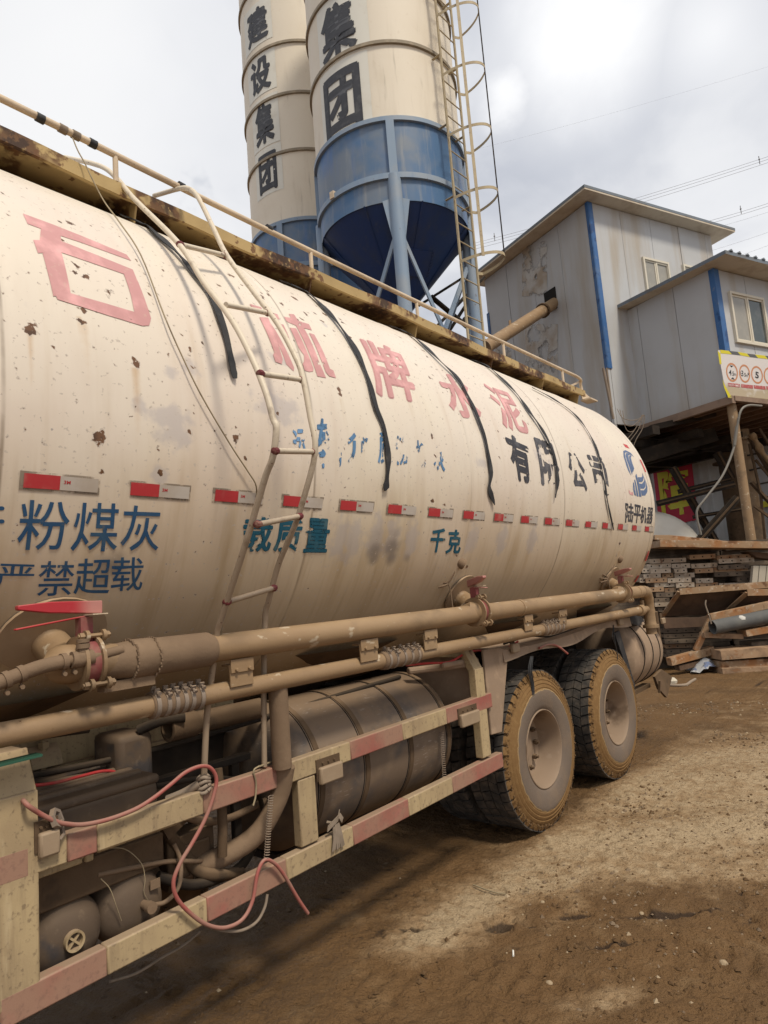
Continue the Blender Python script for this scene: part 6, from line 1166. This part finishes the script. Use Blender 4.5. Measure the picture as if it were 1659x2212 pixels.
for i, (y, segs, t) in enumerate(rows):
    for k, (x0, x1) in enumerate(segs):
        tt = t if rg.random() < .75 else min(2, t + 1); pos = ['nearest the tanker', 'next nearest the tanker', 'third from the tanker', 'farthest from the tanker'][k if k < len(segs) - 1 or k == 0 else 3]
        dz = rg.uniform(-3, 3); tilt = (x1 - x0) * -.045 + rg.uniform(-3, 3)
        panel(x0, y + dz - tilt / 2, x1, y + dz + tilt / 2, rg.uniform(-.05, .05), .082 if y < 1500 else .075, rg.uniform(.45, .7), FT[tt], '%s bolt-holed steel form, %s row from the top, %s' % (TONE[tt], ORD[min(i, 22)], pos))
# fill the heart of the pile so that no light shows through
b = MB()
for k in range(28):
    z = .04 + k * .078; w0 = rg.uniform(-.1, .1); b.obox(PG + WV * (-.75 + w0) + DV * (.75 + rg.uniform(-.05, .05)) + UP * z, (WV, DV, UP), (1.25 + rg.uniform(-.1, .1), .42, .037)); b.obox(PG + WV * (1.6 + w0) + DV * (.95 + rg.uniform(-.05, .05)) + UP * z, (WV, DV, UP), (1.0, .5, .037))
tag(b.build('formwork_stack', FT[2], smooth=0), 'dark inner mass of the formwork pile between its visible rows', 'stack', kind='stuff')
def sheet(poly, off0, th, mt, name, lab, cat, offs=None):
    pts = [pp(x, y, off0 + (offs[i] if offs else 0)) for i, (x, y) in enumerate(poly)]; b = MB(); n_ = nz(np.cross(pts[1] - pts[0], pts[2] - pts[0])); n_ = n_ if n_ @ DV > 0 else -n_; b.prism(pts, n_ * th); return tag(b.build(name, mt, bevel=.004), lab, cat)
FR_ = mat('rusty_steel_sheet', (.29, .19, .11), .75, [(RUSTO, [('n', 2.2, .45, .66)], .8), (RUST, [('n', 5, .54, .66)], .8), ((.46, .35, .24), [('n', 7, .52, .70)], .75), ((.50, .46, .40), [('n', 16, .62, .72)], .5)], bump=((30, .35, .008),))
FW = mat('dark_plywood', (.085, .052, .033), .8, [((.15, .09, .055), [('n', 3, .42, .7, (1, 1, .4))], .7), ((.05, .03, .02), [('n', 6, .5, .7)], .5)])
def beam(p, q, h, dep, mt, name, lab, cat, grp=None, o0=0., o1=0.):
    a, c = pp(*p, o0), pp(*q, o1); b = MB(); b.bar(a, c, dep, h); b.bar(a + UP * (h / 2 + .003), c + UP * (h / 2 + .003), dep * .96, .006); return tag(b.build(name, mt, bevel=.006), lab, cat, grp)
beam((440, 1062), (1420, 1075), .115, .5, FR_, 'steel_plate', 'rusty brown channel lying flat across the top of the formwork pile', 'plate', None, -.08, -.12)
sheet([(440, 985), (560, 985), (940, 1022), (1060, 1045), (440, 1022)], -.1, .5, FR_, 'steel_plate', 'pale rusty sheet with curled edge lying on the topmost channel', 'plate')
sheet([(1190, 1116), (1420, 1135), (1420, 1185), (1260, 1165)], -.1, .3, FW, 'plywood_board', 'dark board sticking out under the topmost rusty channel', 'board')
def tray(poly, dep, off, lab):
    """big form laid on edge: rim along the near edge, dark plywood face behind it"""
    P4 = [pp(*q, off + (0 if i < 2 else .42)) for i, q in enumerate(poly)]; root = thing('formwork_table', tuple(P4[0] * np.array((1, 1, 0)) + UP * P4[2][2]), lab, 'formwork')
    n_ = nz(np.cross(P4[1] - P4[0], P4[3] - P4[0])); n_ = n_ if n_ @ DV > 0 else -n_
    b = MB(); b.prism(P4, n_ * .03); b.build('face', FW, root)
    b = MB()
    b.bar(P4[0], P4[1], .02, .11, up=UP); b.bar(P4[0] + UP * .0 + DV * .12, P4[1] + DV * .12, .22, .02, up=UP); b.bar(P4[0], P4[3], .09, .02, up=n_); b.build('rim', FR_, root)
    return root
tray([(640, 1440), (1500, 1372), (1500, 1600), (500, 1640)], .1, -.35, 'big tilted formwork table with pale rim and dark underside leaning on the pile')
tray([(1185, 1448), (1500, 1440), (1500, 1600), (1010, 1605)], .06, -.47, 'smaller brown formwork table overlapping the big tilted one')
sheet([(500, 1650), (800, 1648), (1010, 1600), (1230, 1540), (1450, 1540), (1450, 1700), (880, 1720), (520, 1740)], -.30, .02, FW, 'plywood_board', 'dark plywood board below the big tilted formwork table', 'board')
beam((880, 1650), (1480, 1520), .11, .12, FR_, 'timber', 'pale brown beam sloping up from the middle of the pile', 'beam', None, -.55, -.5)
beam((770, 1915), (885, 1665), .09, .10, FR_, 'timber', 'short brown prop leaning under the sloping pale beam', 'beam', None, -.5, -.56)
b = MB(); b.tube([pp(905, 1728, -.75), pp(1500, 1610, -.6)], .115, 28, caps=False); b.tube([pp(1500, 1610, -.6), pp(905, 1728, -.75)], .098, 28, caps=False); e = pp(905, 1728, -.75); d = nz(pp(1500, 1610, -.6) - e); b.lathe(e, d, [(.098, 0), (.115, 0)], 28); b.lathe(e + d * .6, d, [(.001, 0), (.099, 0)], 28, mi=1)
tag(b.build('concrete_pipe', [mat('grey_pipe', (.095, .095, .092), .75, [((.15, .145, .13), [('n', 4, .42, .7)], .6)], bump=((40, .3, .006),)), 'black'], smooth=40), 'grey pipe lying on the pile with its open end towards the truck', 'pipe')
b = MB(); rg = random.Random(31)
for (x, y, s_) in ((1068, 1672, .075), (1130, 1655, .09), (1190, 1652, .06)):
    q = pp(x, y, -.72); b.lathe(q, UP, [(.001, -.03), (s_, -.02), (s_ * .9, .02), (s_ * .4, .045), (.001, .05)], 12)
tag(b.build('foam_lump', mat('white_foam', (.5, .48, .44), .8), smooth=60), 'white foam lumps caught on top of the grey pipe', 'foam')
beam((1140, 1775), (1480, 1718), .10, .3, FR_, 'timber', 'orange brown timber directly under the grey pipe', 'beam', None, -.6, -.6)
beam((820, 1790), (1130, 1800), .08, .2, FT[1], 'timber', 'brown timber lying below the open end of the grey pipe', 'beam', None, -.55, -.55)
beam((555, 2005), (900, 1912), .125, .14, FR_, 'timber', 'thick pale timber lying low beside the rear drum', 'beam', None, -.6, -.45)
beam((620, 2055), (840, 2000), .08, .14, FW, 'timber', 'dark timber lying under the thick pale one on the ground', 'beam', None, -.55, -.45)
beam((915, 1945), (1480, 1900), .15, .5, FT[1], 'formwork_plank', 'wide brown formwork beam low in the pile with a worn top edge', 'beam', None, -.62, -.62)
beam((920, 2020), (1480, 1985), .11, .5, FR_, 'formwork_plank', 'rusty formwork beam under the wide brown one', 'beam', None, -.55, -.55)
beam((925, 2068), (1480, 2042), .085, .5, FT[1], 'formwork_plank', 'lowest long formwork beam with holes near the plastic bag', 'beam', None, -.62, -.62)
beam((940, 2110), (1020, 2105), .09, .3, FR_, 'timber_block', 'small brown wood block on the ground beneath the lowest beam', 'block', None, -.5, -.5)
beam((1170, 1865), (1480, 1838), .09, .4, FT[2], 'formwork_plank', 'dark formwork beam hidden behind the wide brown one', 'beam', None, -.4, -.4)
for k, (x0, x1) in enumerate(((1235, 1285), (1285, 1345), (1345, 1410))):
    sheet([(x0, 1232), (x1 - 6, 1232), (x1 - 18, 1372), (x0 - 14, 1375)], -.2, .08, mat('pale_concrete_slab', (.40, .36, .29), .8) if k == 0 else bpy.data.materials['pale_concrete_slab'], 'concrete_block', ['pale upright slab nearest the panel rows on the pile', 'middle pale upright slab on the pile', 'outermost pale upright slab on the pile'][k], 'slab')
b = MB(); cb = P(*bq(865, 2090), 2, 0); rg = random.Random(14); n = 9; vs = []
for i in range(n):
    for j in range(n): x = (i / (n - 1) - .5); y = (j / (n - 1) - .5); vs.append(cb + WV * (x * .62 + .05 * rg.uniform(-1, 1)) + DV * (y * .4) + UP * (.02 + max(0, .26 * (1 - 3 * abs(x + .05)) * (1 - 1.4 * abs(y))) + rg.uniform(0, .06)))
b.add(vs, [(i * n + j, i * n + j + 1, i * n + n + j + 1, i * n + n + j) for i in range(n - 1) for j in range(n - 1)]); tag(b.build('plastic_bag', [mat('crumpled_plastic', (.34, .34, .34), .35, [((.10, .14, .25), [('n', 5, .52, .58)], .9), ((.16, .13, .11), [('n', 9, .55, .7)], .6)])], smooth=15), 'crumpled white and blue plastic bag on the ground at the foot of the pile', 'bag')
b = MB(); b.tube(cat_rom([P(*bq(x, y), 2, .02) for x, y in ((520, 2190), (600, 2195), (690, 2190), (730, 2165), (765, 2145))], 5), .022, 8); tag(b.build('old_rope', 'twine', smooth=60), 'old grey rope lying on the ground behind the truck', 'rope')
b = MB(); q = P(*bq(575, 2165), 2, .03); b.lathe(q, UP, [(.001, -.04), (.08, -.03), (.09, .02), (.05, .06), (.001, .07)], 9); tag(b.build('pale_stone', mat('pale_rock', (.5, .45, .36), .9), smooth=20), 'pale stone on the ground beside the old rope', 'stone')
b = MB(); q = pp(870, 1600, -.75); b.tube(cat_rom([pp(895, 1700, -.78), pp(880, 1640, -.78), pp(862, 1590, -.78), pp(848, 1545, -.78), pp(852, 1508, -.78)], 5), .012, 7); tag(b.build('twisted_wire', 'twine', smooth=60), 'twisted wire end standing up by the mouth of the grey pipe', 'wire')
b = MB(); q = P(1108, 2053, 2, 0); q[2] = gz(q[0], q[1]) + .006; b.tube([q - DV * .02 - WV * .003, q + DV * .025 + WV * .004], .0042, 10); tag(b.build('white_stick', mat('white_paper', (.7, .68, .62), .7), smooth=60), 'small white stick lying alone on the brown mud', 'stick')
for k, (x, y, s_) in enumerate(((1172, 1948, .012), (1330, 1880, .014), (1185, 2107, .016), (1385, 1965, .013), (1560, 2060, .02))):
    q = P(x, y, 2, 0); q[2] = gz(q[0], q[1]); b = MB(); rg = random.Random(k); bm = bmesh.new(); bmesh.ops.create_icosphere(bm, subdivisions=2, radius=s_)
    b.add([q + np.array(v.co) * (rg.uniform(.8, 1.15), rg.uniform(.8, 1.1), .7) for v in bm.verts], [tuple(v.index for v in f.verts) for f in bm.faces]); bm.free()
    tag(b.build('mud_stone', 'tank_skirt' if False else bpy.data.materials['pale_yard_stone'], smooth=0), ['small pale stone beside the dry twig line in the mud', 'pale stone at the border of dry and wet mud', 'pale stone near the pale dry patch in the mud', 'pale stone in the wheel rut right of the mud holes', 'largest pale stone in the wet mud at the picture edge'][k], 'stone')
b = MB(); b.tube(cat_rom([P(x, y, 2, .012) for x, y in ((700 + 322, 1568 + 343), (1045, 1920), (1070, 1928), (1092, 1931))], 4), .004, 6); tag(b.build('dry_twig', 'wire', smooth=60), 'thin dry twig lying on the mud', 'twig')

# ------------------------------------------------------------------ far power lines
M['cable'] = mat('power_cable', (.22, .22, .23), .7)
def line(a, c, d0, d1, r, sag, lab):
    p, q = PD(*a, d0), PD(*c, d1); pts = [p + (q - p) * t - UP * sag * 4 * t * (1 - t) for t in np.linspace(0, 1, 24)]; b = MB(); b.tube(pts, r, 6); return tag(b.build('power_line', 'cable', smooth=80), lab, 'power line', 'power lines high behind the plant')
LN = [((900, 556), (1720, 318), 'topmost of the bundled power lines crossing the sky by the roof'), ((900, 562), (1720, 324), 'second of the bundled power lines crossing the sky by the roof'), ((900, 569), (1720, 331), 'lowest of the three bundled power lines crossing the sky by the roof'),
      ((1300, 527), (1720, 419), 'upper line of the lower pair above the control room'), ((1300, 533), (1720, 425), 'second line of the lower pair above the control room'), ((1300, 545), (1720, 438), 'single power line just under the lower pair'),
      ((1300, 598), (1720, 480), 'faint power line low over the control room roof'), ((1400, 602), (1720, 506), 'lowest power line just over the control room roof'), ((830, 370), (1720, 125), 'hair thin power line high in the grey clouds')]
for k, (a, c, lab) in enumerate(LN): line(a, c, 75, 62, .014 if k < 5 else (.008 if k < 8 else .004), .5, lab)
for k, (x, y) in enumerate(((1640, 345), (1600, 452), (1068, 511))):
    p = PD(x, y, 62); b = MB(); b.tube([p - UP * .45, p + UP * .35], .035, 8); b.tube([p + UP * .0, p + UP * .05], .08, 10); b.build('line_spacer', 'cable') and None
    tag(bpy.data.objects['line_spacer' if k == 0 else 'line_spacer.%03d' % k], ['spacer on the bundled power lines at the upper picture edge', 'spacer on the lower pair of power lines', 'spacer on the bundled power lines left of the roof'][k], 'line spacer')
done_glyphs()
